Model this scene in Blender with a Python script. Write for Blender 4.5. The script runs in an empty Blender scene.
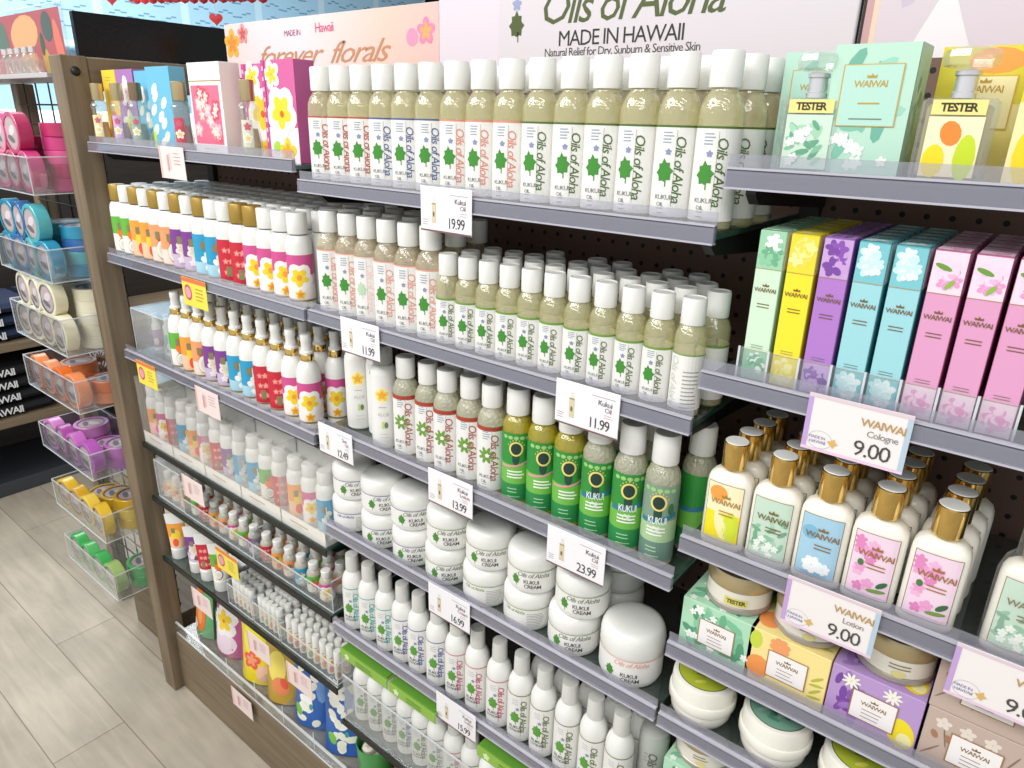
import bpy, math, random
from mathutils import Vector
rnd = random.Random(7)
S = bpy.context.scene
COL = S.collection
PI = math.pi
sin, cos = math.sin, math.cos

# ------------------------------------------------------------------ materials
MATS = {}
def newmat(name):
    m = bpy.data.materials.new(name); m.use_nodes = True
    nt = m.node_tree
    return m, nt, nt.nodes['Principled BSDF'], nt.nodes['Material Output']
def srgb(c):
    if isinstance(c, str):
        c = tuple(int(c[i:i+2], 16)/255 for i in (0, 2, 4))
    return tuple((v/12.92 if v <= .04045 else ((v+.055)/1.055)**2.4) for v in c)
def pm(name, hexc, rough=.5, metal=0, coat=0, trans=0, var=0.0, scale=60, bump=0, emit=0, spec=.5):
    """plain procedural principled material, optional noise variation"""
    if name in MATS: return MATS[name]
    m, nt, b, out = newmat(name)
    c = srgb(hexc)
    b.inputs['Base Color'].default_value = (*c, 1)
    b.inputs['Roughness'].default_value = rough
    b.inputs['Metallic'].default_value = metal
    b.inputs['Coat Weight'].default_value = coat
    b.inputs['Transmission Weight'].default_value = trans
    b.inputs['Specular IOR Level'].default_value = spec
    if emit:
        b.inputs['Emission Color'].default_value = (*c, 1); b.inputs['Emission Strength'].default_value = emit
    if var or bump:
        tc = nt.nodes.new('ShaderNodeTexCoord'); n = nt.nodes.new('ShaderNodeTexNoise')
        n.inputs['Scale'].default_value = scale
        nt.links.new(tc.outputs['Object'], n.inputs['Vector'])
        if var:
            r = nt.nodes.new('ShaderNodeMapRange'); r.inputs['To Min'].default_value = 1-var; r.inputs['To Max'].default_value = 1+var
            nt.links.new(n.outputs['Fac'], r.inputs['Value'])
            v = nt.nodes.new('ShaderNodeVectorMath'); v.operation = 'SCALE'; v.inputs[0].default_value = c
            nt.links.new(r.outputs[0], v.inputs['Scale']); nt.links.new(v.outputs[0], b.inputs['Base Color'])
        if bump:
            bp = nt.nodes.new('ShaderNodeBump'); bp.inputs['Strength'].default_value = bump; bp.inputs['Distance'].default_value = .002
            nt.links.new(n.outputs['Fac'], bp.inputs['Height']); nt.links.new(bp.outputs[0], b.inputs['Normal'])
    MATS[name] = m
    return m
def M(hexc):                       # printed / painted colour by hex
    return pm('ink_'+hexc, hexc, .45)
def clearmat(name, hexc, alpha=.12, rough=.05, fres=.04, tint=.4, bump=0, scale=100):
    """clear plastic, glass or oil: tinted see-through plus a surface reflection and a little body haze"""
    m, nt, b, out = newmat(name)
    nt.nodes.remove(b)
    N = nt.nodes.new; L = nt.links.new
    c = srgb(hexc)
    tr = N('ShaderNodeBsdfTransparent'); tr.inputs[0].default_value = (*[1-tint+tint*v for v in c], 1)
    df = N('ShaderNodeBsdfDiffuse'); df.inputs[0].default_value = (*c, 1)
    gl = N('ShaderNodeBsdfGlossy'); gl.inputs['Roughness'].default_value = rough; gl.inputs[0].default_value = (1,1,1,1)
    lw = N('ShaderNodeLayerWeight'); lw.inputs[0].default_value = .5
    pw = N('ShaderNodeMath'); pw.operation = 'POWER'; pw.inputs[1].default_value = 3.5; L(lw.outputs['Facing'], pw.inputs[0])
    mr = N('ShaderNodeMapRange'); mr.inputs['To Min'].default_value = fres; mr.inputs['To Max'].default_value = .7; L(pw.outputs[0], mr.inputs[0])
    if bump:
        tc = N('ShaderNodeTexCoord'); n = N('ShaderNodeTexNoise'); n.inputs['Scale'].default_value = scale; L(tc.outputs['Object'], n.inputs['Vector'])
        bp = N('ShaderNodeBump'); bp.inputs['Strength'].default_value = bump; bp.inputs['Distance'].default_value = .003
        L(n.outputs['Fac'], bp.inputs['Height']); L(bp.outputs[0], gl.inputs['Normal']); L(bp.outputs[0], df.inputs['Normal'])
    m1 = N('ShaderNodeMixShader'); m1.inputs[0].default_value = alpha
    m2 = N('ShaderNodeMixShader')
    L(tr.outputs[0], m1.inputs[1]); L(df.outputs[0], m1.inputs[2])
    L(mr.outputs[0], m2.inputs[0]); L(m1.outputs[0], m2.inputs[1]); L(gl.outputs[0], m2.inputs[2])
    L(m2.outputs[0], out.inputs[0])
    MATS[name] = m
    return m
def gradmat(name, x0, x1, cols):
    """printed colour fade along x"""
    m, nt, b, out = newmat(name); N = nt.nodes.new; L = nt.links.new
    tc = N('ShaderNodeTexCoord'); sp = N('ShaderNodeSeparateXYZ'); mr = N('ShaderNodeMapRange'); mr.inputs['From Min'].default_value = x0; mr.inputs['From Max'].default_value = x1
    cr = N('ShaderNodeValToRGB'); L(tc.outputs['Object'], sp.inputs[0]); L(sp.outputs[0], mr.inputs[0]); L(mr.outputs[0], cr.inputs[0]); L(cr.outputs[0], b.inputs['Base Color'])
    el = cr.color_ramp.elements
    while len(el) < len(cols): el.new(.5)
    for k, c in enumerate(cols): el[k].position = k/(len(cols)-1); el[k].color = (*srgb(c), 1)
    return m
def woodmat(name, c1, c2, axis=0, scale=1.0, rough=.55):
    m, nt, b, out = newmat(name)
    tc = nt.nodes.new('ShaderNodeTexCoord'); mp = nt.nodes.new('ShaderNodeMapping')
    s = [40*scale]*3; s[axis] = 2.2*scale; mp.inputs['Scale'].default_value = s
    n = nt.nodes.new('ShaderNodeTexNoise'); n.inputs['Scale'].default_value = 1.6; n.inputs['Detail'].default_value = 6
    cr = nt.nodes.new('ShaderNodeValToRGB')
    cr.color_ramp.elements[0].color = (*srgb(c1), 1); cr.color_ramp.elements[1].color = (*srgb(c2), 1)
    cr.color_ramp.elements[0].position = .3; cr.color_ramp.elements[1].position = .7
    nt.links.new(tc.outputs['Object'], mp.inputs[0]); nt.links.new(mp.outputs[0], n.inputs['Vector'])
    nt.links.new(n.outputs['Fac'], cr.inputs[0]); nt.links.new(cr.outputs[0], b.inputs['Base Color'])
    b.inputs['Roughness'].default_value = rough
    MATS[name] = m
    return m
def floormat():
    m, nt, b, out = newmat('floor_planks')
    N = nt.nodes.new; L = nt.links.new
    tc = N('ShaderNodeTexCoord'); mp = N('ShaderNodeMapping'); mp.inputs['Location'].default_value = (.46, .162, 0)
    L(tc.outputs['Object'], mp.inputs[0])
    br = N('ShaderNodeTexBrick'); br.offset = .37; br.inputs['Scale'].default_value = 1
    br.inputs['Brick Width'].default_value = 1.22; br.inputs['Row Height'].default_value = .172
    br.inputs['Mortar Size'].default_value = .0016; br.inputs['Mortar Smooth'].default_value = .3
    br.inputs['Color1'].default_value = (*srgb('bdb3a2'), 1); br.inputs['Color2'].default_value = (*srgb('afa594'), 1)
    br.inputs['Mortar'].default_value = (*srgb('857b6c'), 1)
    L(mp.outputs[0], br.inputs['Vector'])
    mp2 = N('ShaderNodeMapping'); mp2.inputs['Scale'].default_value = (3, 26, 1); L(tc.outputs['Object'], mp2.inputs[0])
    n = N('ShaderNodeTexNoise'); n.inputs['Scale'].default_value = 1.5; n.inputs['Detail'].default_value = 8; n.inputs['Distortion'].default_value = .8
    L(mp2.outputs[0], n.inputs['Vector'])
    n2 = N('ShaderNodeTexNoise'); n2.inputs['Scale'].default_value = 4.5; n2.inputs['Detail'].default_value = 4; L(tc.outputs['Object'], n2.inputs['Vector'])
    r = N('ShaderNodeMapRange'); r.inputs['From Min'].default_value = .3; r.inputs['From Max'].default_value = .7; r.inputs['To Min'].default_value = .86; r.inputs['To Max'].default_value = 1.08; L(n.outputs['Fac'], r.inputs[0])
    r2 = N('ShaderNodeMapRange'); r2.inputs['From Min'].default_value = .3; r2.inputs['From Max'].default_value = .7; r2.inputs['To Min'].default_value = .84; r2.inputs['To Max'].default_value = 1.1; L(n2.outputs['Fac'], r2.inputs[0])
    mu = N('ShaderNodeMath'); mu.operation = 'MULTIPLY'; L(r.outputs[0], mu.inputs[0]); L(r2.outputs[0], mu.inputs[1])
    v = N('ShaderNodeVectorMath'); v.operation = 'SCALE'; L(br.outputs['Color'], v.inputs[0]); L(mu.outputs[0], v.inputs['Scale'])
    L(v.outputs[0], b.inputs['Base Color']); b.inputs['Roughness'].default_value = .5
    return m
def pegmat():
    m, nt, b, out = newmat('pegboard_brown')
    N = nt.nodes.new; L = nt.links.new
    tc = N('ShaderNodeTexCoord'); mp = N('ShaderNodeMapping'); k = 1/.0254
    mp.inputs['Scale'].default_value = (k, 0, k); L(tc.outputs['Object'], mp.inputs[0])
    fr = N('ShaderNodeVectorMath'); fr.operation = 'FRACTION'; L(mp.outputs[0], fr.inputs[0])
    su = N('ShaderNodeVectorMath'); su.operation = 'SUBTRACT'; su.inputs[1].default_value = (.5, 0, .5); L(fr.outputs[0], su.inputs[0])
    le = N('ShaderNodeVectorMath'); le.operation = 'LENGTH'; L(su.outputs[0], le.inputs[0])
    gt = N('ShaderNodeMath'); gt.operation = 'GREATER_THAN'; gt.inputs[1].default_value = .13; L(le.outputs['Value'], gt.inputs[0])
    mx = N('ShaderNodeMix'); mx.data_type = 'RGBA'
    mx.inputs[6].default_value = (.004, .003, .003, 1); mx.inputs[7].default_value = (*srgb('72564a'), 1)
    L(gt.outputs[0], mx.inputs[0]); L(mx.outputs[2], b.inputs['Base Color']); b.inputs['Roughness'].default_value = .6
    return m

paper = pm('paper_white', 'e9e8e3', .5)
white = pm('white_plastic', 'e9e9e4', .35, coat=.2)
ribwhite = pm('ribbed_white_plastic', 'e6e6e0', .4, bump=.25, scale=300)
cream = pm('cream_plastic', 'efece0', .35, coat=.3)
gold = pm('gold_metal', 'ecc878', .16, metal=1)
goldcap = pm('gold_plastic', 'a98a3c', .4, metal=.35)
blushgold = pm('champagne_metal', 'cdb98c', .3, metal=.8)
chrome = pm('silver_metal', 'e6e6e8', .25, metal=.7)
black = pm('black_metal', '14140f', .45)
blackgloss = pm('black_gloss', '060607', .22, bump=.3, scale=90, spec=.25)
oil = clearmat('oil_and_clear_bottle', 'efe9b8', .30, .08, .08, .30, .45, 170)
oilcoral = clearmat('peach_oil_bottle', 'efe2c0', .30, .08, .08, .3, .5, 170)
oilred = clearmat('creamy_oil_bottle', 'e8e6c8', .42, .08, .08, .3, .9, 220)
oilyellow = clearmat('yellow_oil_bottle', 'e8d83e', .36, .08, .08, .5, .7, 140)
glassclear = clearmat('clear_glass', 'dfe6e2', .12, .03, .07, .3)
acrylic = clearmat('clear_acrylic', 'e6ecee', .06, .04, .04, .2)
acrylicedge = clearmat('acrylic_edge', 'eef2f4', .6, .1, .05)
frosted = clearmat('frosted_acrylic', 'eef2f3', .15, .12, .04, .1)
sleeve = clearmat('clear_sleeve', 'f4f4f2', .07, .06, .03, .05)
shelfglass = clearmat('shelf_glass', '5c6a64', .35, .05, .08, .5)
shelfedge = pm('glass_edge_green', '1b4a40', .15, coat=.5)
chan = pm('channel_plastic', '686b79', .25, coat=.5)
chanlip = pm('channel_lip', 'b6b4be', .2, coat=.6)
chanclear = clearmat('channel_clear_lip', 'cfcfda', .16, .06, .05)
wood = woodmat('grey_brown_wood', '6a5b47', '887760', 2)
woodx = woodmat('grey_brown_wood_length', '6c5d4a', '88775f', 0)
woody = woodmat('grey_brown_wood_depth', '6c5d4a', '88775f', 1)
peg = pegmat()

# ------------------------------------------------------------------ mesh builder
class MB:
    def __init__(s): s.v = []; s.f = []; s.m = []; s.sm = []; s.mats = []
    def mi(s, mat):
        if mat not in s.mats: s.mats.append(mat)
        return s.mats.index(mat)
    def add(s, vs, fs, mat, smooth=False):
        o = len(s.v); k = s.mi(mat); s.v += [tuple(p) for p in vs]
        for f in fs: s.f.append(tuple(i+o for i in f)); s.m.append(k); s.sm.append(smooth)
    def box(s, a, b, mat, rot=None, piv=(0, 0, 0)):
        x0, y0, z0 = a; x1, y1, z1 = b
        vs = [(x0,y0,z0),(x1,y0,z0),(x1,y1,z0),(x0,y1,z0),(x0,y0,z1),(x1,y0,z1),(x1,y1,z1),(x0,y1,z1)]
        if rot: vs = [tuple(rot @ (Vector(p)-Vector(piv)) + Vector(piv)) for p in vs]
        s.add(vs, [(0,3,2,1),(4,5,6,7),(0,1,5,4),(1,2,6,5),(2,3,7,6),(3,0,4,7)], mat)
    def rbox(s, a, b, mat, c=.0008):
        """box with chamfered edges"""
        x0,y0,z0 = a; x1,y1,z1 = b; n = 0
        def ring(x0,y0,x1,y1,z):
            return [(x0+c,y0,z),(x1-c,y0,z),(x1,y0+c,z),(x1,y1-c,z),(x1-c,y1,z),(x0+c,y1,z),(x0,y1-c,z),(x0,y0+c,z)]
        R = [ring(x0+c,y0+c,x1-c,y1-c,z0), ring(x0,y0,x1,y1,z0+c), ring(x0,y0,x1,y1,z1-c), ring(x0+c,y0+c,x1-c,y1-c,z1)]
        vs = sum(R, []); fs = [tuple(range(7,-1,-1)), tuple(range(24,32))]
        for k in range(3):
            for i in range(8):
                j = (i+1)%8; fs.append((k*8+i, k*8+j, k*8+8+j, k*8+8+i))
        s.add(vs, fs, mat)
    def lathe(s, prof, mat, seg=24, sx=1, sy=1, c=(0,0,0), power=1, smooth=True, caps=True):
        vs = []; fs = []
        def pt(r, a):
            ca, sa = cos(a), sin(a)
            if power != 1:
                ca = math.copysign(abs(ca)**power, ca); sa = math.copysign(abs(sa)**power, sa)
            return c[0]+r*sx*ca, c[1]+r*sy*sa
        for r, z in prof:
            for i in range(seg):
                x, y = pt(r, 2*PI*i/seg); vs.append((x, y, c[2]+z))
        for k in range(len(prof)-1):
            for i in range(seg):
                j = (i+1)%seg; fs.append((k*seg+i, k*seg+j, k*seg+seg+j, k*seg+seg+i))
        if caps and prof[0][0] > 1e-6: fs.append(tuple(range(seg-1,-1,-1)))
        if caps and prof[-1][0] > 1e-6: fs.append(tuple(range((len(prof)-1)*seg, len(prof)*seg)))
        s.add(vs, fs, mat, smooth)
    def tube(s, pts, r, mat, seg=8):
        for a, b in zip(pts, pts[1:]):
            a = Vector(a); b = Vector(b); d = (b-a).normalized()
            u = d.orthogonal().normalized(); w = d.cross(u)
            vs = [a+u*r*cos(2*PI*i/seg)+w*r*sin(2*PI*i/seg) for i in range(seg)] + [b+u*r*cos(2*PI*i/seg)+w*r*sin(2*PI*i/seg) for i in range(seg)]
            fs = [(i,(i+1)%seg,seg+(i+1)%seg,seg+i) for i in range(seg)]+[tuple(range(seg-1,-1,-1)),tuple(range(seg,2*seg))]
            s.add(vs, fs, mat, True)
    def build(s, name):
        me = bpy.data.meshes.new(name); me.from_pydata(s.v, [], s.f)
        for m in s.mats: me.materials.append(m)
        me.polygons.foreach_set('material_index', s.m); me.polygons.foreach_set('use_smooth', s.sm)
        me.update()
        if any(s.sm):
            try: me.set_sharp_from_angle(angle=math.radians(38))
            except Exception: pass
        return me

TX = {}
def textmesh(t, shear=0.0, bold=0.0):
    k = (t, shear, bold)
    if k in TX: return TX[k]
    cu = bpy.data.curves.new('lettering', 'FONT'); cu.body = t; cu.size = 1; cu.resolution_u = 2; cu.shear = shear; cu.space_character = .86; cu.offset = bold
    cu.align_x = 'CENTER'; cu.align_y = 'CENTER'
    o = bpy.data.objects.new('lettering', cu); COL.objects.link(o)
    dg = bpy.context.evaluated_depsgraph_get(); ev = o.evaluated_get(dg); me = ev.to_mesh()
    vs = [(v.co.x, v.co.y) for v in me.vertices]; fs = [tuple(p.vertices) for p in me.polygons]
    ev.to_mesh_clear(); bpy.data.objects.remove(o); bpy.data.curves.remove(cu)
    TX[k] = (vs, fs); return TX[k]

FINE = {}
def finetext(k):
    """the same lettering with its long triangles split, so that it can bend round a bottle"""
    if k in FINE: return FINE[k]
    vs, fs = textmesh(*k); vs = list(vs); out = []; mid = {}
    def md(a, b):
        q = (min(a,b), max(a,b))
        if q not in mid: mid[q] = len(vs); vs.append(((vs[a][0]+vs[b][0])/2, (vs[a][1]+vs[b][1])/2))
        return mid[q]
    st = [(f[0], f[i], f[i+1]) for f in fs for i in range(1, len(f)-1)]
    while st:
        t = st.pop(); d = [math.dist(vs[t[i]], vs[t[(i+1)%3]]) for i in range(3)]; i = d.index(max(d))
        if d[i] < .36: out.append(t); continue
        a, b, c = t[i], t[(i+1)%3], t[(i+2)%3]; m = md(a, b); st += [(a, m, c), (m, b, c)]
    FINE[k] = (vs, out); return FINE[k]
class Print:
    """printing on a surface: mp(x, y, off) -> point"""
    def __init__(s, mb, mp, step=.004): s.mb = mb; s.mp = mp; s.step = step
    def flat(s, vs, fs, mat, L): s.mb.add([s.mp(x, y, L*.00012) for x, y in vs], fs, mat)
    def rect(s, x0, y0, x1, y1, mat, L=1):
        n = max(1, int(abs(x1-x0)/s.step+.99)); vs = []; fs = []
        for i in range(n+1):
            x = x0+(x1-x0)*i/n; vs += [(x, y0), (x, y1)]
        for i in range(n): fs.append((2*i, 2*i+2, 2*i+3, 2*i+1))
        s.flat(vs, fs, mat, L)
    def star(s, cx, cy, pts, mat, L=2):
        n = len(pts); vs = [(cx, cy)]; fs = []
        K = 1 if s.step > 1 else 3
        for k in range(1, K+1):
            for x, y in pts: vs.append((cx+x*k/K, cy+y*k/K))
        for i in range(n):
            j = (i+1)%n; fs.append((0, 1+i, 1+j))
            for k in range(K-1): fs.append((1+k*n+i, 1+(k+1)*n+i, 1+(k+1)*n+j, 1+k*n+j))
        s.flat(vs, fs, mat, L)
    def ell(s, cx, cy, rx, ry, mat, L=2, rot=0, n=12):
        s.star(cx, cy, [(rx*cos(t)*cos(rot)-ry*sin(t)*sin(rot), rx*cos(t)*sin(rot)+ry*sin(t)*cos(rot)) for t in [2*PI*i/n for i in range(n)]], mat, L)
    def ring(s, cx, cy, rx, ry, w, mat, L=2, n=20, a0=0, a1=2*PI):
        vs = []; fs = []
        for i in range(n+1):
            t = a0+(a1-a0)*i/n; vs += [(cx+rx*cos(t), cy+ry*sin(t)), (cx+(rx-w)*cos(t), cy+(ry-w)*sin(t))]
        for i in range(n): fs.append((2*i, 2*i+2, 2*i+3, 2*i+1))
        s.flat(vs, fs, mat, L)
    def text(s, t, cx, cy, size, mat, L=3, rot=0, shear=0, bold=0, sx=1):
        vs, fs = finetext((t, shear, bold)) if s.step < 1 else textmesh(t, shear, bold)
        c, sn = cos(rot), sin(rot)
        s.flat([(cx+size*(x*sx*c-y*sn), cy+size*(x*sx*sn+y*c)) for x, y in vs], fs, mat, L)
    def lines(s, x0, x1, y, n, dy, h, mat, L=2, jit=.25):
        for i in range(n):
            e = x1-(x1-x0)*jit*rnd.random(); s.rect(x0, y-i*dy, e, y-i*dy+h, mat, L)
    def leaf(s, cx, cy, k, mat, L=2, rot=0):           # lobed kukui leaf with its small blossoms and stem
        P = [(0,1.05),(.25,.68),(.62,.66),(.60,.30),(.98,.02),(.68,-.22),(.62,-.66),(.25,-.62),(0,-.75),(-.25,-.62),(-.62,-.66),(-.68,-.22),(-.98,.02),(-.60,.30),(-.62,.66),(-.25,.68)]
        c, sn = cos(rot), sin(rot)
        s.star(cx, cy, [(k*(x*c-y*sn)*.75, k*(x*sn+y*c)) for x, y in P], mat, L)
        s.rect(cx+k*.1, cy-k*1.1, cx+k*.2, cy-k*.4, mat, L)
    def flower(s, cx, cy, k, pet, ctr, L=2, n=5, a0=.3, w=.38):
        for i in range(n):
            a = a0+2*PI*i/n
            s.ell(cx+cos(a)*k*.55, cy+sin(a)*k*.55, k*.5, k*w, pet, L+i*.231, a, 10)
            if ctr: s.ell(cx+cos(a)*k*.36, cy+sin(a)*k*.36, k*.32, k*w*.5, ctr, L+1.3+i*.077, a, 8)
    def sprig(s, cx, cy, k, mat, L=2, n=6):
        for i in range(n):
            a = 2*PI*i/n+.4; s.ell(cx+cos(a)*k*.55, cy+sin(a)*k*.55, k*.5, k*.2, mat, L, a, 8)

def cyl(r, z0=0, phi0=0, sx=1, sy=1, lift=.0004):
    def mp(x, y, off):
        a = x/r+phi0; R = r+lift+off
        return (R*sx*sin(a), -R*sy*cos(a), z0+y)
    return mp
def front(y0, z0=0, x0=0, lift=.0002): return lambda x, y, off: (x0+x, y0-lift-off, z0+y)
def right(x0, z0=0, yc=0, lift=.0002): return lambda x, y, off: (x0+lift+off, yc+x, z0+y)
def top(z0, xc=0, yc=0, lift=.0002): return lambda x, y, off: (xc+x, yc+y, z0+lift+off)

# ------------------------------------------------------------------ objects
def link(name, me, parent=None, loc=(0,0,0), rz=0, label=None):
    o = bpy.data.objects.new(name, me); COL.objects.link(o); o.location = loc; o.rotation_euler = (0,0,rz)
    if parent: o.parent = parent
    if label: o['label'] = label
    return o
def thing(name, label, cat, loc, rz=0, group=None, kit=(), rot=None):
    """an Empty at the thing's base with its parts; kit = (part, mesh, subparts, label)"""
    o = bpy.data.objects.new(name, None); COL.objects.link(o); o.empty_display_size = .02
    o.location = loc; o.rotation_euler = rot or (0,0,rz); o['label'] = label; o['category'] = cat
    if group: o['group'] = group
    for k in kit:
        c = link(k[0], k[1], o, label=k[3] if len(k) > 3 else None)
        for sname, sme in (k[2] if len(k) > 2 and k[2] else ()): link(sname, sme, c)
    return o
def structure(name, me, loc=(0,0,0)):
    o = link(name, me, None, loc); o['kind'] = 'structure'; return o
ORD = ['first','second','third','fourth','fifth','sixth','seventh','eighth','ninth','tenth','eleventh','twelfth','thirteenth','fourteenth','fifteenth','sixteenth']
def face(x, y, f=.9):
    a = math.atan2(-x, .66+y)
    return a+rnd.uniform(-.10, .08)
def meshof(fn, name='part'):
    mb = MB(); fn(mb); return mb.build(name)

# ================================================================== STORE SETTING
mb = MB(); mb.add([(-9,-2.5,0),(2.5,-2.5,0),(2.5,7,0),(-9,7,0)], [(0,1,2,3)], floormat()); structure('floor', mb.build('floor'))
wl = pm('wall_pale_blue', 'bfe3f6', .5, emit=0)
mb = MB()
mb.add([(-7.5,-2.5,0),(-7.5,7,0),(-7.5,7,3.3),(-7.5,-2.5,3.3)], [(0,1,2,3)], wl)
structure('wall_left', mb.build('wall_left'))
mb = MB(); mb.add([(-9,6.5,0),(2.5,6.5,0),(2.5,6.5,3.3),(-9,6.5,3.3)], [(0,3,2,1)], pm('wall_dark', '1c2024', .6)); structure('wall_back', mb.build('wall_back'))
mb = MB(); mb.add([(-7.5,.8,3.3),(-7.5,6.5,3.3),(2.5,6.5,3.3),(2.5,.8,3.3)], [(0,1,2,3)], pm('ceiling_dark', '23272b', .7)); structure('ceiling', mb.build('ceiling'))

# ================================================================== GONDOLA
X0, X1, XM, XR = -1.68, -.95, -.272, .46
YB = .27
fl = []
def P_(name, fn, label=None): return (name, meshof(fn, name), None, label)
kit = [
 P_('front_post', lambda m: m.rbox((-1.735,-.022,0),(-1.68,.03,1.63), wood, .002)),
 P_('rear_post', lambda m: m.rbox((-1.735,.3605,0),(-1.68,.415,1.63), wood, .002)),
 P_('side_rail', lambda m: m.rbox((-1.733,.0305,1.565),(-1.682,.360,1.628), woody, .002)),
 P_('plinth', lambda m: (m.rbox((-1.6795,.004,0),(XR,.03,.178), woodx, .002), m.box((-1.6795,.004,.1785),(XR,YB,.186), woodx))),
 P_('back_panel', lambda m: m.box((-1.679,YB,.19),(XR,YB+.012,1.6), peg), 'dark brown pegboard'),
 P_('bay_upright', lambda m: m.box((X1-.006,YB-.012,.19),(X1+.018,YB-.0005,1.58), black)),
 P_('bay_upright', lambda m: m.box((XM-.006,YB-.012,.19),(XM+.018,YB-.0005,1.58), black)),
 P_('bay_upright', lambda m: m.box((-1.672,YB-.012,.19),(-1.648,YB-.0005,1.62), black)),
]
def bolt(m):
    m.lathe([(0,.006),(.006,.005),(.009,.002),(.0095,0)], black, 12)
    m.v = [(-1.6795+z, .004+x, 1.6+y) for x, y, z in m.v]
kit.append(P_('bolt', bolt))
thing('display_gondola', 'grey-brown wooden shelving unit with brown pegboard back and plinth', 'shelving', (0,0,0), kit=kit)

# black glossy end board and the header signs
kit = [P_('board', lambda m: m.rbox((-1.728,.03,1.6305),(-1.712,.400,1.716), blackgloss, .001))]
thing('header_board', 'glossy black board standing on the wooden end frame', 'board', (0,0,0), kit=kit)
def header(name, x0, x1, z1, label, deco, body):
    m = MB(); m.rbox((x0,.300,1.6),(x1,.308,z1), body, .001); pnl = m.build('panel')
    m = MB(); p = Print(m, front(.300, 0, 0), 9); deco(p); art = m.build('printing')
    thing(name, label, 'sign', (0,0,0), kit=[('panel', pnl), ('printing', art)])
def d1(p):
    p.rect(-1.6015, 1.6, -.9345, 1.7115, gradmat('sunset_print', -1.6, -.94, ['ead6cf','ecdcde','ecdfe2','edd6d0','edc9b8','e8beb6']), 1)
    pk = M('d8558a'); ye = M('f0b44a'); or_ = M('c98f6a')
    p.flower(-1.575, 1.672, .03, ye, M('e89040'), 4); p.flower(-1.53, 1.69, .02, M('e79a9a'), M('c96060'), 8)
    p.flower(-.965, 1.668, .022, M('e58ab0'), M('f0b060'), 4); p.ell(-1.0, 1.66, .015, .015, M('e898b8'), 4)
    p.text('MADE IN', -1.35, 1.683, .016, M('b0608a'), 6); p.text('Hawaii', -1.245, 1.688, .025, pk, 6)
    p.text('forever  florals', -1.275, 1.641, .056, or_, 6, shear=.5, sx=1.5)
header('header_sign', -1.595, -.934, 1.712, 'pink sunset header sign with two lines of lettering above the left bay', d1, M('eeddd8'))
def d2(p):
    gr = M('4c5a26')
    p.rect(-.9325,1.6,-.2615,1.80, M('d9d2d6'), 1)
    p.rect(-.9325,1.6,-.80,1.80, M('dfd5dc'), 2)
    p.leaf(-.765,1.665,.021,gr,3); p.flower(-.765,1.695,.009,M('9aa0c0'),None,3)
    p.text('Oils of Aloha', -.572, 1.684, .066, gr, 4, shear=.25, bold=.002)
    p.text('MADE IN HAWAII', -.580, 1.6425, .0300, M('26261e'), 4)
    p.text('Natural Relief for Dry, Sunburn & Sensitive Skin', -.580, 1.6245, .0160, M('3c3c30'), 4)
header('header_sign', -.9335, -.2605, 1.80, 'white header sign reading Oils of Aloha in olive letters above middle bay', d2, M('e6e0e2'))
def d3(p):
    p.rect(-.2555,1.6,.45,1.82, M('dacdd4'), 1)
    p.rect(-.2555,1.6,-.252,1.82, M('2a1a14'), 2); p.rect(-.252,1.6,-.244,1.82, M('c9a0a0'), 2); p.rect(-.244,1.6,-.238,1.82, M('ecd0b8'), 2)
    for i in range(24):
        x = -.2+.025*i+rnd.uniform(-.008,.008); z = 1.71+rnd.uniform(-.045,.05)
        p.ell(x, z, .006+rnd.random()*.006, .028, M(['cdbfd0','d8c8d0','c9bcd6'][i%3]), 2+i*.05, rnd.uniform(-.5,.5), 8)
    p.star(-.17,1.65,[(-.035,-.05),(0,.03),(.035,-.05)],M('ece8ea'),4)
header('header_sign', -.256, .46, 1.82, 'pale lilac header sign with leaf pattern above the right bay', d3, M('e8dfe2'))

# ------------------------------------------------------------------ shelves
def shelf(x0, x1, zb, label, channel=True, glassy=True, bar=False, brackets=2, y1=None):
    y1 = y1 or YB-.013
    T = zb+.010
    kit = []
    m = MB(); m.box((x0+.002,.004,T-.006),(x1-.002,y1,T), shelfglass)
    m.box((x0+.002,.0038,T-.0058),(x1-.002,.0042,T-.0004), shelfedge); m.box((x1-.0022,.004,T-.0058),(x1-.0016,y1,T-.0004), shelfedge)
    kit.append(('glass_pane', m.build('glass_pane')))
    if channel:
        m = MB()
        m.box((x0,-.001,zb+.0015),(x1,.0025,zb+.018), chan)
        m.box((x0,-.0055,zb),(x1,.0035,zb+.0018), chanlip)
        m.box((x0,-.0035,zb+.0175),(x1,.0030,zb+.0195), chanlip)
        m.box((x0,-.0045,zb+.0018),(x1,-.0038,zb+.0165), chanclear)
        m.box((x0,.0012,zb+.0195),(x1,.0022,zb+.031), chanclear)
        kit.append(('price_channel', m.build('price_channel')))
    if bar:
        m = MB(); m.box((x0,0,zb-.004),(x1,.0035,zb+.0095), black); kit.append(('front_bar', m.build('front_bar')))
    for xb in (x0+.012, x1-.022)[:brackets] if brackets else ():
        m = MB()
        ys = [.02,.035,y1-.0]; 
        vs = []
        for xx in (xb, xb+.010): vs += [(xx,.022,T-.0065),(xx,.022,T-.016),(xx,.034,T-.026),(xx,y1,T-.045),(xx,y1,T-.0065)]
        m.add(vs, [(0,1,2,3,4),(9,8,7,6,5),(0,5,6,1),(1,6,7,2),(2,7,8,3),(3,8,9,4),(4,9,5,0)], black)
        kit.append(('bracket', m.build('bracket')))
    thing('glass_shelf', label, 'shelf', (0,0,0), group=None, kit=kit)
    return T
PL, PM, PR = (-1.6645,-.9495), (-.9395,-.2745), (-.2705,.45)
tL1 = shelf(*PL, 1.445, 'top glass shelf of the left bay holding perfume testers and their boxes')
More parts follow.
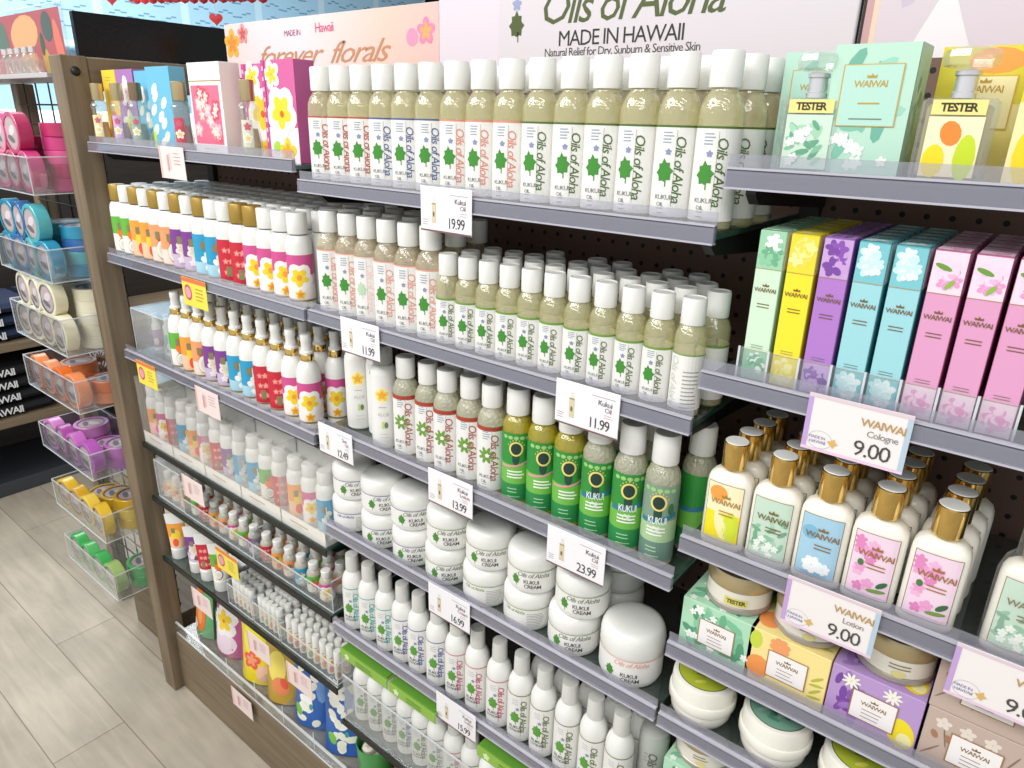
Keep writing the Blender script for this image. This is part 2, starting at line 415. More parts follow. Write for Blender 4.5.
tL2 = shelf(*PL, 1.213, 'glass shelf of left bay under the row of flip-cap flower lotions')
tL3 = shelf(*PL, .990, 'glass shelf of left bay under the gold-collared spray bottles')
tL4 = shelf(*PL, .762, 'glass shelf of left bay under the sleeved three-bottle gift packs', channel=False, bar=True)
tL5 = shelf(*PL, .613, 'glass shelf of left bay under the small sanitizer bottles', channel=False, bar=True)
tL6 = shelf(*PL, .434, 'lowest glass shelf of left bay under tubes and lip balm bins', channel=False, bar=True)
tM1 = shelf(*PM, 1.417, 'top glass shelf of middle bay under the tall oil bottles')
tM2 = shelf(*PM, 1.215, 'glass shelf of middle bay under the small green-striped oil bottles')
tM3 = shelf(*PM, 1.015, 'glass shelf of middle bay under the red-striped and green-labelled bottles')
tM4 = shelf(*PM, .818, 'glass shelf of middle bay under the stacked white cream jars')
tM5 = shelf(*PM, .600, 'glass shelf of middle bay under the white lotion bottles with pump overcaps')
tM6 = shelf(*PM, .366, 'lowest glass shelf of middle bay with a dark front edge', channel=False, bar=True, y1=.22)
tR1 = shelf(*PR, 1.471, 'top glass shelf of right bay under two square perfume testers')
tR2 = shelf(*PR, 1.271, 'glass shelf of right bay under the tall slim cologne boxes')
tR3 = shelf(*PR, 1.074, 'glass shelf of right bay under the gold-capped cream lotion bottles')
tR4 = shelf(*PR, .926, 'glass shelf of right bay under the printed candle boxes')
tR5 = shelf(*PR, .815, 'lowest glass shelf of right bay under the stacked cream jars')
tL7 = .187

# ================================================================== PRODUCT KITS
def oil_kit(H, r, labtop, colr, glass, leafc='3f8a2f', stripe=None, wide=False, small=False, plain=False, backside=False):
    cb = H*(.785 if small else .805); cr = r*(.76 if small else .72)
    m = MB()
    m.lathe([(0,.002),(r*.8,0),(r,.003),(r,H*.66),(r*.97,H*.70),(r*.82,H*.75),(r*.66,H*.78),(r*.6,H*.79) if not small else (r*.6,H*.775),(r*.6,cb)], glass, 24)
    body = m.build('body')
    m = MB()
    m.lathe([(cr*.98,cb),(cr,cb+.001),(cr,H-.0025),(cr*.93,H),(cr*.85,H),(cr*.8,H-.0008),(0,H-.0006)], white, 24)
    cap = m.build('cap')
    m = MB(); p = Print(m, cyl(r)); zb = .010; w = r*2.75; ink = M(colr)
    if backside:
        p.rect(-w,zb,w,labtop,paper,0); p.rect(-w,labtop-.0015,w,labtop,M(stripe or colr),1)
        p.lines(-.004,.014,labtop-.02,12,.0045,.0012,M('9a9a94'),2); p.text('Oils of Aloha',-.015,(labtop+zb)/2,.013,M('c8ccc0'),3,rot=-PI/2,shear=.2)
    else:
        p.rect(-w,zb,w,labtop,paper,0)
        st = M(stripe or colr)
        p.rect(-w,labtop-(.006 if wide else .0022 if small else .0016),w,labtop+.0004,st,1)
        if not plain:
            h = labtop-zb; xs = r*.22
            if wide:
                p.sprig(-r*.42,zb+h*.56,r*.62,M(leafc),2,8); p.flower(-r*.35,zb+h*.56,r*.16,M('f4f6ec'),None,4)
            else:
                p.leaf(-r*.52,zb+h*.50,r*.60,M(leafc),2,.1); p.flower(-r*.4,zb+h*.72,r*.15,M('8a92b8'),None,2)
            p.rect(-r*.08,zb+h*.12,-r*.055,labtop-.004,M('a8a8a0'),2)
            p.text('Oils of Aloha',r*.12,zb+h*.53,h*(.165),ink,3,rot=-PI/2,shear=.2,bold=.004)
            p.lines(-r*.72,-r*.2,labtop-h*.08,4,h*.035,h*.014,M('9aa2b4'),2)
            p.text('KUKUI',-r*.5,zb+h*.22,h*.075,M('686860'),3); p.text('OIL',-r*.6,zb+h*.14,h*.065,M('686860'),3)
            p.lines(-r*.75,-r*.35,zb+h*.09,2,h*.05,h*.010,M('a4a49c'),2)
    lab = m.build('label')
    return [('body',body),('cap',cap),('label',lab)]
K = {}
for nm, c in (('red','b84a36'),('blue','4d5a92'),('coral','dd8a78'),('green','4c6a28')):
    K['tall_'+nm] = oil_kit(.165,.0215,.098,c,oil)
K['tall_back'] = oil_kit(.165,.0215,.098,'7a8a5a',oil,plain=True)
K['coral'] = oil_kit(.165,.0212,.107,'e39a88',oilcoral)
K['coral_turned'] = oil_kit(.165,.0212,.107,'f0cfc8',oilcoral,leafc='b8d0b0')
K['small'] = oil_kit(.132,.0172,.073,'5a6a30',oil,stripe='6f9a3a',small=True)
K['small_turned'] = oil_kit(.132,.0172,.073,'5a6a30',oil,stripe='6f9a3a',small=True,backside=True)
K['small_back'] = oil_kit(.132,.0172,.073,'5a6a30',oil,stripe='6f9a3a',small=True,plain=True)
K['redstripe'] = oil_kit(.165,.0205,.107,'a85048',oilred,leafc='6f9a3a',stripe='a8402c',wide=True)
K['red_back'] = oil_kit(.165,.0205,.107,'a85048',oilred,stripe='a8402c',wide=True,plain=True)

def kukui_kit(band, pale=False, text2=False, plain=False):
    H, r = .170, .0205; cb = H*.785; cr = r*.78
    m = MB(); m.lathe([(0,.002),(r*.8,0),(r,.003),(r,H*.67),(r*.97,H*.70),(r*.8,H*.75),(r*.6,H*.775),(r*.6,cb)], oilyellow if band == 'pink' else oilred, 24); body = m.build('body')
    m = MB(); m.lathe([(cr*.98,cb),(cr,cb+.001),(cr*.98,H-.003),(cr*.9,H),(0,H-.0006)], white, 24); cap = m.build('cap')
    m = MB(); p = Print(m, cyl(r)); w = r*2.8; a, b = .009, .110
    G1, G2, G3 = ('7f9a86','a9c89a','6a8a7c') if pale else ('2f8f3a','6fb84a','2a8a48')
    p.rect(-w,a,w,a+.026,M(G3),0); p.rect(-w,a+.026,w,a+.055,M(G2),0); p.rect(-w,a+.055,w,b,M(G1),0)
    bc = M('e39aa0' if band == 'pink' else '2f7a9a')
    n = 12
    for i in range(n):
        x0 = -.022+.0037*i; z = a+.050+.012*((i/n)**2); p.rect(x0,z,x0+.0038,z+(.003 if band == 'pink' else .006),bc,2)
    if not plain:
        p.ring(0,b-.022,.0095,.0108,.0024,M('ecd87a'),5,24); p.ell(0,b-.022,.0068,.0082,M('1f3a34'),4,0,14)
        p.ell(0,b-.036,.005,.010,M('1f4a38'),3,0,12); p.ell(.015,b-.03,.004,.008,M('3c7040'),3,0,10)
        for i in range(7):
            t = PI*.15+PI*.7*i/6; p.ell(.0115*cos(t),b-.022+.013*sin(t),.0008,.0011,M('e6d27a'),5,0,6)
        for i in range(5): p.ell(-.016+.008*i,b-.006,.0035,.0028,M('9ccc7a'),2,0,8)
        if text2:
            p.text('KUKUI',0,b-.046,.0135,M('eef4ea'),6,bold=.01,sx=.62); p.text('OIL',0,b-.058,.0125,M('eef4ea'),6,bold=.01,sx=.62)
        p.lines(-.012,.012,a+.044,3,.0045,.0022,M('f0f4e4'),4); p.lines(-.011,.006,a+.018,2,.005,.0012,M('bfe0b8'),4); p.lines(-.011,.010,a+.006,1,.005,.001,M('bfe0b8'),4)
    return [('body',body),('cap',cap),('label',m.build('label'))]
K['kukui_pink'] = kukui_kit('pink'); K['kukui_blue'] = kukui_kit('blue',False,True); K['kukui_pale'] = kukui_kit('blue',True,True); K['kukui_back'] = kukui_kit('blue',plain=True)

def sun_kit():
    H, r = .155, .0215
    m = MB(); m.lathe([(0,.001),(r*.85,0),(r,.003),(r,H*.78),(r*.96,H*.83),(r*.8,H*.88),(r*.55,H*.9),(r*.55,H*.905)], white, 24); body = m.build('body')
    m = MB(); m.lathe([(r*.72,H*.905),(r*.74,H*.91),(r*.72,H*1.08),(r*.62,H*1.1),(0,H*1.1)], pm('clear_cap','d6d8d2',.2,trans=.5), 20); cap = m.build('cap')
    m = MB(); p = Print(m, cyl(r)); p.rect(-.04,.015,.04,.125,paper,0)
    p.ell(-.002,.093,.011,.013,M('fbe9a8'),1); p.flower(-.002,.093,.010,M('f6d24a'),M('f0a838'),2); p.lines(-.008,.007,.072,1,.005,.0012,M('b0a890'),3)
    p.text('ALOE',-.001,.060,.008,M('c0bcb0'),3); p.rect(-.004,.036,.005,.048,M('c8d48a'),2); p.ell(.003,.042,.003,.005,M('6a7a6a'),3); p.lines(-.008,.008,.026,2,.006,.0008,M('c8c4b8'),2)
    return [('body',body),('cap',cap),('label',m.build('label'))]
K['sun'] = sun_kit()

def jar_kit(col, big=False, plain=False, turned=False):
    R, H = (.0435,.082) if big else (.0385,.066)
    h0 = H*(.56 if big else .60)
    m = MB(); m.lathe([(0,.001),(R*.8,0),(R*.93,.002),(R*.985,.008),(R*.985,h0)], white, 36); body = m.build('body')
    m = MB(); m.lathe([(R*.99,h0+.0004),(R,h0+.002),(R,H*.76),(R*.975,H*.86),(R*.90,H*.95),(R*.76,H*.99),(R*.5,H),(0,H)], white, 36); lid = m.build('lid')
    m = MB(); p = Print(m, cyl(R*.985)); W = R*2.6; b = h0-.0005
    p.rect(-W,.010,W,b,paper,0); p.rect(-W,b-.0012,W,b,M(col),1)
    ik = M('4a4a46')
    if turned: p.lines(.0,.026,b-.008,8,.0028,.0008,M('9a9a98'),2); p.text('Oils of Aloha',-.02,b-.006,.0075,M(col),3,shear=.3)
    elif not plain:
        p.leaf(-R*.62,.022,.0095,M('4a8a34'),2); p.text('Oils of Aloha',.002,b-.0065,.0105,M(col if big else '70786a'),3,shear=.3)
        p.text('KUKUI',.0,.0215,.0085,ik,3,bold=.01); p.text('CREAM',.002,.0140,.0085,ik,3,bold=.01)
    return [('body',body),('lid',lid),('label',m.build('label'))]
K['jar_blue'] = jar_kit('5a5aa0'); K['jar_green'] = jar_kit('7f9a48'); K['jar_green_turned'] = jar_kit('7f9a48',turned=True); K['jar_blue_turned'] = jar_kit('5a5aa0',turned=True)
K['jar_big'] = jar_kit('e8a090',big=True); K['jar_back'] = jar_kit('7f9a48',plain=True)

def pump_kit(col, plain=False, wash=True):
    H, r = .158, .0205
    m = MB(); m.lathe([(0,.001),(r*.85,0),(r,.003),(r,.098),(r*.97,.106),(r*.85,.115),(r*.68,.121),(r*.55,.124),(r*.55,.127)], white, 24); body = m.build('body')
    m = MB(); m.lathe([(r*.60,.1245),(r*.61,.126),(r*.59,.150),(r*.56,H),(0,H)], pm('frosted_overcap','e2e2dc',.3,trans=.1,coat=.3), 20); cap = m.build('cap')
    m = MB(); p = Print(m, cyl(r)); p.rect(-r*2.7,.008,r*2.7,.094,paper,0); p.rect(-r*2.7,.0925,r*2.7,.0942,M(col),1)
    if not plain:
        p.leaf(-r*.5,.050,.0125,M('5a9a3a'),2); p.flower(-r*.3,.067,.003,M('8a92b8'),None,2)
        p.rect(-r*.02,.014,r*.01,.088,M('a8a8a0'),2)
        p.text('Oils of Aloha',r*.14,.053,.0140,M(col),3,rot=-PI/2,shear=.15,bold=.012)
        p.lines(-r*.75,-r*.15,.084,3,.004,.001,M('b0b4bc'),2)
        if wash: p.text('KUKUI',-r*.48,.031,.0075,M('5a5a54'),3,bold=.02); p.text('LOTION',-r*.48,.024,.0065,M('5a5a54'),3,bold=.02)
    return [('body',body),('cap',cap),('label',m.build('label'))]
for nm, c in (('teal','4fb0ac'),('violet','5f68a8'),('pink','c8607a'),('olive','6f7a4a'),('grey','8a9088')): K['pump_'+nm] = pump_kit(c)
K['pump_back'] = pump_kit('8a9088',True)

# fragrance artwork shared by the island lotions, sprays, gift packs and sanitizers
def art(p, th, w, a, b, f=1):
    """th: theme; label from z=a to b, half width w"""
    C = {'papaya':('63b53c','f2762a'),'pine':('f2a03c','f6d23a'),'coconut':('f0a06a','c8503c'),'gardenia':('7f3f92','e9e2d6'),'ginger':('2a9cc8','e8ecd8'),
         'hibiscus':('c8283a','e85a5a'),'plumeria':('d0528f','f8f0ee'),'lilac':('a060a8','f0e4ee')}[th]
    h = b-a
    p.rect(-w,a,w,b,M(C[0]),0)
    if th == 'papaya':
        p.rect(-w,a,w,a+h*.5,M('f4ede2'),1); p.ell(.0,a+h*.55,.012*f,h*.2,M(C[1]),2); p.ell(-.002,a+h*.2,.011*f,h*.19,M('5a3a2c'),3); p.ell(-.003,a+h*.2,.0095*f,h*.165,M('f2efe8'),4); p.ell(-.003,a+h*.2,.006*f,h*.1,M('e0dccf'),5)
    elif th == 'pine':
        p.rect(-w,a,w,a+h*.45,M('f7c7a0'),1); p.ell(.0,a+h*.5,.012*f,h*.26,M(C[1]),2); p.ell(-.001,a+h*.22,.008*f,h*.17,M('ee5a34'),3)
    elif th == 'coconut':
        p.rect(-w,a,w,a+h*.4,M('f6dccc'),1); p.ell(-.002,a+h*.66,.007*f,h*.12,M(C[1]),2); p.ell(.002,a+h*.32,.0135*f,h*.29,M('5a4034'),3); p.ell(.001,a+h*.32,.012*f,h*.26,M('efe9df'),4); p.ell(.001,a+h*.32,.007*f,h*.16,M('dcd4c6'),5)
    elif th == 'gardenia':
        p.rect(-w,a,w,a+h*.35,M('cbb8d2'),1); p.flower(.0,a+h*.48,.016*f,M(C[1]),M('dcd0b8'),2,6); p.ell(.004,a+h*.14,.008*f,h*.09,M('7a4a5a'),6); p.flower(-.006*f,a+h*.2,.007*f,M('efe6e4'),None,7)
    elif th == 'ginger':
        p.rect(-w,a,w,a+h*.3,M('a8d4e4'),1)
        for i in range(5): p.ell(.007*sin(i*2.1)*f,a+h*(.15+.11*i),.0055*f,h*.085,M(C[1] if i%2 else 'f6f6ee'),2+i*.3,.6)
        p.ell(.004*f,a+h*.2,.003*f,h*.14,M('9cbf5a'),2,.3); p.rect(-.0008,a+h*.3,.0008,a+h*.8,M('f4f4e8'),4)
    elif th == 'hibiscus':
        for i in range(9): p.flower((-.010+.010*(i%3))*f,a+h*(.2+.27*(i//3)),.006*f,M(['e85a5a','f07a7a','d83a4a'][i%3]),M('f4b0a0'),2+i*.1)
    else:
        p.rect(-w,a,w,a+h*.55,M('ecc8dc'),.5); p.rect(-w,a,w,a+h*.33,M('f6ece8'),.8)
        p.flower(-.002,a+h*.5,.0235*f,M('f8f4ee'),M('f6d42a'),2,5,.9,.5); p.ell(-.002,a+h*.5,.004*f,.005*f,M('f0a030'),6); p.flower(-.002,a+h*.12,.008*f,M('f6d020'),M('f08a2a'),5)
    if th in ('papaya','pine','gardenia','ginger','hibiscus','coconut'):
        p.rect(-.010*f,a+h*.62 if th != 'hibiscus' else a+h*.1,-.001*f,a+h*.82 if th != 'hibiscus' else a+h*.35,M('8a8058'),7)
def lotion_kit(th, cap='white'):
    H, r = .156, .0212
    m = MB(); m.lathe([(0,.001),(r*.85,0),(r,.003),(r,.098),(r*.985,.106),(r*.92,.114),(r*.78,.1195),(r*.6,.121)], white, 24); body = m.build('body')
    m = MB(); m.lathe([(r*.78,.1225),(r*.79,.123),(r*.79,H-.002),(r*.72,H),(0,H)], goldcap if cap == 'gold' else white, 24); cp = m.build('cap')
    m = MB(); m.lathe([(r*.7,.1213),(r*.7,.1224)], pm('dark_gap','6a6a66',.5), 20); ng = m.build('neck_ring')
    m = MB(); p = Print(m, cyl(r)); art(p, th, r*1.7, .016, .090); p.rect(-r*1.7,.0125,r*1.7,.0155,goldcap,1)
    return [('body',body,[('neck_ring',ng)]),('cap',cp),('label',m.build('label'))]
for th in ('papaya','pine','coconut','gardenia','ginger','hibiscus','plumeria'):
    for c in ('white','gold'): K['lot_%s_%s'%(th,c)] = lotion_kit(th,c)
def lotion_back():
    H, r = .156, .0212
    m = MB(); m.lathe([(0,.001),(r*.85,0),(r,.003),(r,.098),(r*.985,.106),(r*.92,.114),(r*.78,.1195),(r*.6,.121)], white, 16); body = m.build('body')
    m = MB(); m.lathe([(r*.78,.1225),(r*.79,.123),(r*.79,H-.002),(r*.72,H),(0,H)], white, 16)
    return [('body',body),('cap',m.build('cap'))]
K['lot_back'] = lotion_back()
def mist_kit(th):
    r = .0212
    m = MB(); m.lathe([(0,.001),(r*.85,0),(r,.003),(r,.094),(r*.97,.104),(r*.86,.114),(r*.7,.121),(r*.5,.1255),(r*.5,.128)], white, 24); body = m.build('body')
    m = MB(); m.lathe([(r*.58,.1262),(r*.59,.127),(r*.59,.137),(r*.56,.138)], gold, 20); collar = m.build('collar')
    m = MB(); m.lathe([(r*.57,.1382),(r*.58,.139),(r*.56,.142),(r*.44,.144),(r*.40,.158),(r*.44,.160),(r*.44,.170),(r*.40,.1725),(0,.1725)], white, 20); cap = m.build('sprayer_cap')
    m = MB(); p = Print(m, cyl(r)); art(p, th, r*1.7, .016, .088); p.rect(-r*1.7,.0125,r*1.7,.0155,goldcap,1)
    return [('body',body),('collar',collar),('sprayer_cap',cap),('label',m.build('label'))]
for th in ('papaya','pine','coconut','gardenia','ginger','hibiscus','plumeria'): K['mist_'+th] = mist_kit(th)

def place(kitname, name, cat, x, y, z, label, group, f=.9, rz=None, kit=None):
    return thing(name, label, cat, (x,y,z), face(x,y,f) if rz is None else rz, group, kit or K[kitname])

# ================================================================== MIDDLE BAY
xs = [-.916,-.871,-.826,-.781,-.736,-.691,-.646,-.602,-.558,-.514,-.470,-.428,-.385,-.341,-.297]
kinds = ['red']*3+['blue']*3+['coral']*3+['green']*6
cnt = {}
for i, (x, k) in enumerate(zip(xs, kinds)):
    j = cnt[k] = cnt.get(k,-1)+1
    n = kinds.count(k)
    place('tall_'+k,'oil_bottle','bottle',x,.034,tM1,'tall oil bottle with %s lettering, %s from left of that colour, top middle shelf' % (k, ORD[j]),'tall oil bottles on the top middle shelf',.85)
for i, x in enumerate(xs):
    for q in (1, 2):
        if q == 2 and i < 6: continue
        place('tall_back' if i < 14 else 'tall_green','oil_bottle','bottle',x+.006,.034+.046*q,tM1,'tall oil bottle, %s row of the top middle shelf, column %s from left' % (ORD[q], ORD[i]),'tall oil bottles on the top middle shelf')
xs = [-.914,-.868,-.824,-.780,-.736,-.692]
for i, x in enumerate(xs):
    place('coral_turned' if i == 2 else 'coral','oil_bottle','bottle',x,.030,tM2,'clear oil bottle with pale coral lettering on second middle shelf, %s from left' % ORD[i],'coral-lettered oil bottles')
    for q in (1,2): place('coral','oil_bottle','bottle',x+.004,.030+.046*q,tM2,'coral oil bottle, %s row of second middle shelf, column %s from left' % (ORD[q],ORD[i]),'coral-lettered oil bottles')
xs = [-.656,-.620,-.584,-.549,-.514,-.479,-.443,-.407,-.371,-.335,-.2985]
for i, x in enumerate(xs):
    y = .027
    place('small_turned' if i == 10 else 'small','oil_bottle','bottle',x,y,tM2,'small oil bottle with green stripe, %s' % ('label turned sideways, last of the front row' if i == 10 else ORD[i]+' from left in front row'),'small green-striped oil bottles',.85)
    for q in range(1, 4 if 1 < i < 9 else (3 if i != 10 else 2)):
        if q == 3 and i%3 == 0: continue
        place('small_back','oil_bottle','bottle',x+.008*q+rnd.uniform(-.002,.002),y+.038*q+(.01 if i == 10 else 0),tM2,'small white-capped oil bottle in row %s, behind small front bottle %s from left' % (['','two','three','four','five'][q],ORD[i]),'small green-striped oil bottles')
for i, (x, y) in enumerate(((-.895,.055),(-.848,.062),(-.806,.034))):
    place('sun','lotion_bottle','bottle',x,y,tM3,'plain white lotion bottle with a yellow sun flower, %s from left' % ORD[i],'white lotion bottles with yellow flower')
for i, x in enumerate((-.750,-.706,-.663,-.621,-.577)):
    y = .030+(.004 if i%2 else 0)
    place('redstripe','oil_bottle','bottle',x,y,tM3,'oil bottle with dark red stripe and leaf cluster, %s from the left' % ORD[i],'red-striped oil bottles')
    if i != 0: place('red_back','oil_bottle','bottle',x+.006,y+.05,tM3,'red-striped oil bottle in second row, behind front bottle %s from left' % ORD[i],'red-striped oil bottles')
for i, (x, k) in enumerate(zip((-.533,-.490,-.447,-.403,-.358,-.3145),['kukui_pink']*3+['kukui_blue']*2+['kukui_pale'])):
    d = {'kukui_pink':'pink swoosh','kukui_blue':'blue swoosh','kukui_pale':'faded label and blue swoosh'}[k]
    place(k,'oil_bottle','bottle',x,.032,tM3,'green kukui oil bottle with %s, %s green one from left' % (d,ORD[i]),'green-labelled oil bottles',.8)
    if i in (2,3,4,5): place('kukui_back','oil_bottle','bottle',x+.022 if i == 5 else x+.006,.084,tM3,'green-labelled oil bottle in second row, behind green bottle %s from left' % ORD[i],'green-labelled oil bottles')
# cream jars
jx = [(-.908,-.913,'blue'),(-.832,-.834,'blue'),(-.757,-.755,'blue'),(-.673,-.677,'green'),(-.589,-.594,'green'),(-.507,-.512,'green'),(-.421,-.430,'green')]
for i, (xu, xl, c) in enumerate(jx):
    tr = i in (0,4,5)
    place('jar_%s%s'%(c,'_turned' if tr else ''),'cream_jar','jar',xl,.045,tM4,'lower white cream jar with %s line, stack %s from the left' % (c,ORD[i]),'stacked white cream jars',.85)
    place('jar_'+c,'cream_jar','jar',xu,.046,tM4+.0662,'upper white cream jar with %s line, stack %s from the left' % (c,ORD[i]),'stacked white cream jars',.85)
    if i >= 3:
        for z, nm in ((tM4,'lower'),(tM4+.0662,'upper')):
            place('jar_back','cream_jar','jar',xl+.02,.128,z,'%s white cream jar standing behind stack %s from the left' % (nm,ORD[i]),'stacked white cream jars')
place('jar_big','cream_jar','jar',-.341,.050,tM4,'large single white cream jar with a coral line at shelf end','single large cream jar',.75)
# pump lotions
xs = [-.912,-.866,-.820,-.776,-.735,-.690,-.645,-.600,-.554,-.510,-.466,-.421,-.377,-.334]
ks = ['teal']*3+['violet']*3+['pink']*3+['olive']*5
cnt = {}
for i, (x, k) in enumerate(zip(xs, ks)):
    j = cnt[k] = cnt.get(k,-1)+1
    place('pump_'+k,'lotion_bottle','bottle',x,.030,tM5,'white lotion bottle with %s lettering and frosted overcap, %s from left of its colour' % (k,ORD[j]),'white bottles with frosted overcaps',.85)
    if i > 8: place('pump_back','lotion_bottle','bottle',x+.008,.078,tM5,'white lotion bottle in second row, behind front bottle %s from left' % ORD[i],'white bottles with frosted overcaps')
m = MB(); r = .021
m.lathe([(0,.001),(r*.9,0),(r,.003),(r,.120),(r*.9,.130),(r*.5,.135),(0,.1355)], pm('grey_bottle','b4b6b0',.3,coat=.3), 24); gb = m.build('body')
m = MB(); p = Print(m, cyl(r)); p.text('Oils of Aloha',0,.065,.018,M('5a6058'),3,rot=-PI/2,shear=.15); p.lines(-.012,-.006,.10,3,.006,.001,M('6a706a'),2)
thing('lotion_bottle','grey bottle with vertical lettering at the right end of white lotion row','bottle',(-.297,.06,tM5),.4,None,[('body',gb),('label',m.build('label'))])
# bottom tray row
m = MB(); x0,x1,y0,y1 = -.936,-.44,.006,.19; t = .003; z = tM6
m.box((x0,y0,z),(x1,y1,z+t),frosted); m.box((x0,y0,z+t),(x0+t,y1,z+.17),frosted); m.box((x1-t,y0,z+t),(x1,y1,z+.17),frosted); m.box((x0+t,y0,z+t),(x1-t,y0+.002,z+.11),acrylic)
tb = m.build('bin'); m = MB(); m.box((x0,y0-.0005,z+.11),(x1,y0+.0025,z+.112),acrylicedge); te = m.build('rim')
thing('acrylic_bin','long clear acrylic bin of white bottles on lowest middle shelf','bin',(0,0,0),kit=[('bin',tb),('rim',te)])
for i, x in enumerate((-.910,-.868,-.826,-.784,-.743,-.702,-.660,-.618,-.576,-.534,-.492)):
    k = 'pump_'+['grey','olive','grey','violet','olive','grey','pink','olive','olive','olive','olive'][i]
    place(k,'lotion_bottle','bottle',x,.038,tM6+.003,'white lotion bottle inside the clear bin, %s from the left' % ORD[i],'white bottles in the clear bottom bin')
# green header cards
for i, (xa, xb, t) in enumerate(((-.905,-.775,'PINEAPPLE'),(-.770,-.655,'PIKAKE'),(-.56,-.43,'TESTER'))):
    t = ['','kukui','kukui'][i]
    m = MB(); g1 = M('6f9a34'); g2 = M('8cb84a')
    m.box((xa,-.014,.583),(xb,.020,.585),g1); m.box((xa,-.016,.566),(xb,-.014,.585),g2); m.box((xa+.004,-.011,.5855),(xb-.004,.02,.5875),M('5a9030'))
    cd = m.build('card'); m = MB(); p = Print(m, front(-.016,0,0),9)
    p.flower(xa+.02,.5755,.007,M('d8ecb0'),None,2)
    p.lines(xa+.045,xb-.03,.577,2,.006,.002,M('4a7a28'),2)
    thing('header_card','green folded card %s' % ['hanging under white lotion shelf, leftmost one','hanging under white lotion shelf, just left of the tag','hanging under white lotion shelf, right of the tag'][i],'card',(0,0,0),kit=[('card',cd),('printing',m.build('printing'))])

# ================================================================== LEFT BAY
fr = ['papaya','papaya','pine','coconut','coconut','gardenia','gardenia','gardenia','ginger','ginger','hibiscus','hibiscus','plumeria','plumeria','plumeria','plumeria']
look = {'papaya':'green and papaya','pine':'orange pineapple','coconut':'peach and coconut','gardenia':'purple gardenia','ginger':'blue ginger flower','hibiscus':'red flower','plumeria':'pink plumeria','lilac':'lilac'}
fr = ['papaya','papaya','pine','pine','coconut','coconut','gardenia','gardenia','ginger','ginger','hibiscus','hibiscus','plumeria','plumeria','plumeria','plumeria']
caps = ['gold','white']*5+['white','gold','gold','white','white','white']
cnt = {}
for i in range(16):
    x = -1.640+i*(.668/15.6); th = fr[i]; j = cnt[th] = cnt.get(th,-1)+1
    place('lot_%s_%s'%(th,caps[i]),'lotion_bottle','bottle',x,.030,tL2,'white lotion bottle with %s label and %s cap, %s of them from left' % (look[th],caps[i],ORD[j]),'flower lotions with flip caps',.85)
    for q in (1,2,3,4):
        place('lot_back','lotion_bottle','bottle',x+.004*q,.030+.046*q,tL2,'white-capped lotion bottle %s rows back, behind front lotion bottle %s from left' % (['','one','two','three','four'][q],ORD[i]),'flower lotions with flip caps')
ths = ['papaya','pine','coconut','gardenia','gardenia','ginger','ginger','hibiscus','hibiscus','plumeria','plumeria']
cnt = {}
for i, th in enumerate(ths):
    x = -1.458+i*.0455; j = cnt[th] = cnt.get(th,-1)+1
    place('mist_'+th,'spray_bottle','bottle',x,.032,tL3,'gold-collared white spray bottle with %s label, %s of them from left' % (look[th],ORD[j]),'gold-collared spray bottles',.85)
    for q in (1,2):
        place('mist_'+th,'spray_bottle','bottle',x+.018,.032+.047*q,tL3,'gold-collared spray bottle in %s row, behind front spray bottle %s from left' % (['','second','third'][q],ORD[i]),'gold-collared spray bottles')
# frosted riser box with testers, left of the sprays
def clearbox(name, label, x0,x1,y0,y1,z0,h, mat=acrylic, lid=False, hf=None, cat='bin'):
    t = .002; hf = h if hf is None else hf
    m = MB(); m.box((x0,y0,z0),(x1,y1,z0+t),mat); m.box((x0,y0,z0+t),(x0+t,y1,z0+h),mat); m.box((x1-t,y0,z0+t),(x1,y1,z0+h),mat)
    m.box((x0+t,y0,z0+t),(x1-t,y0+t,z0+hf),mat); m.box((x0+t,y1-t,z0+t),(x1-t,y1,z0+h),mat)
    if lid: m.box((x0+t,y0+t,z0+h-t),(x1-t,y1-t,z0+h),mat)
    bx = m.build('bin')
    m = MB(); e = .0012
    for a, b in (((x0,y0-e,z0+hf-e),(x1,y0,z0+hf+e)),((x0-e,y0,z0+h-e),(x0,y1,z0+h+e)),((x1,y0,z0+h-e),(x1+e,y1,z0+h+e)),((x0,y0-e,z0),(x1,y0,z0+.002)),((x0-e,y0-e,z0),(x0,y0,z0+hf)),((x1,y0-e,z0),(x1+e,y0,z0+hf)),((x1,y0,z0),(x1+e,y1,z0+.002))): m.box(a,b,acrylicedge)
    return thing(name,label,cat,(0,0,0),kit=[('bin',bx),('edge_trim',m.build('edge_trim'))])
clearbox('acrylic_box','frosted clear box holding small testers left of the spray bottles',-1.655,-1.492,.022,.16,tL3,.105,frosted,True,cat='box')
for i, (x, c, l) in enumerate(((-1.628,'a878b0','violet'),(-1.598,'e6b04a','amber'),(-1.568,'6ab0a0','teal'),(-1.532,'58a8b8','sea blue'),(-1.506,'c88a6a','rust'))):
    m = MB(); m.lathe([(0,0),(.0095,0),(.010,.002),(.010,.06),(.006,.068)],white,14); b = m.build('body')
    m = MB(); m.lathe([(.0062,.0682),(.0065,.07),(.006,.088),(0,.0885)],white,12); cp = m.build('cap')
    m = MB(); p = Print(m,cyl(.010)); p.rect(-.015,.008,.015,.05,M(c),0); p.ell(0,.022,.006,.008,M('f0ead8'),1)
    thing('tester_bottle','small %s tester bottle inside the frosted box on the spray shelf'%l,'bottle',(x,.06+.012*(i%2),tL3+.002),.8,'testers in the frosted box',[('body',b),('cap',cp),('label',m.build('label'))])
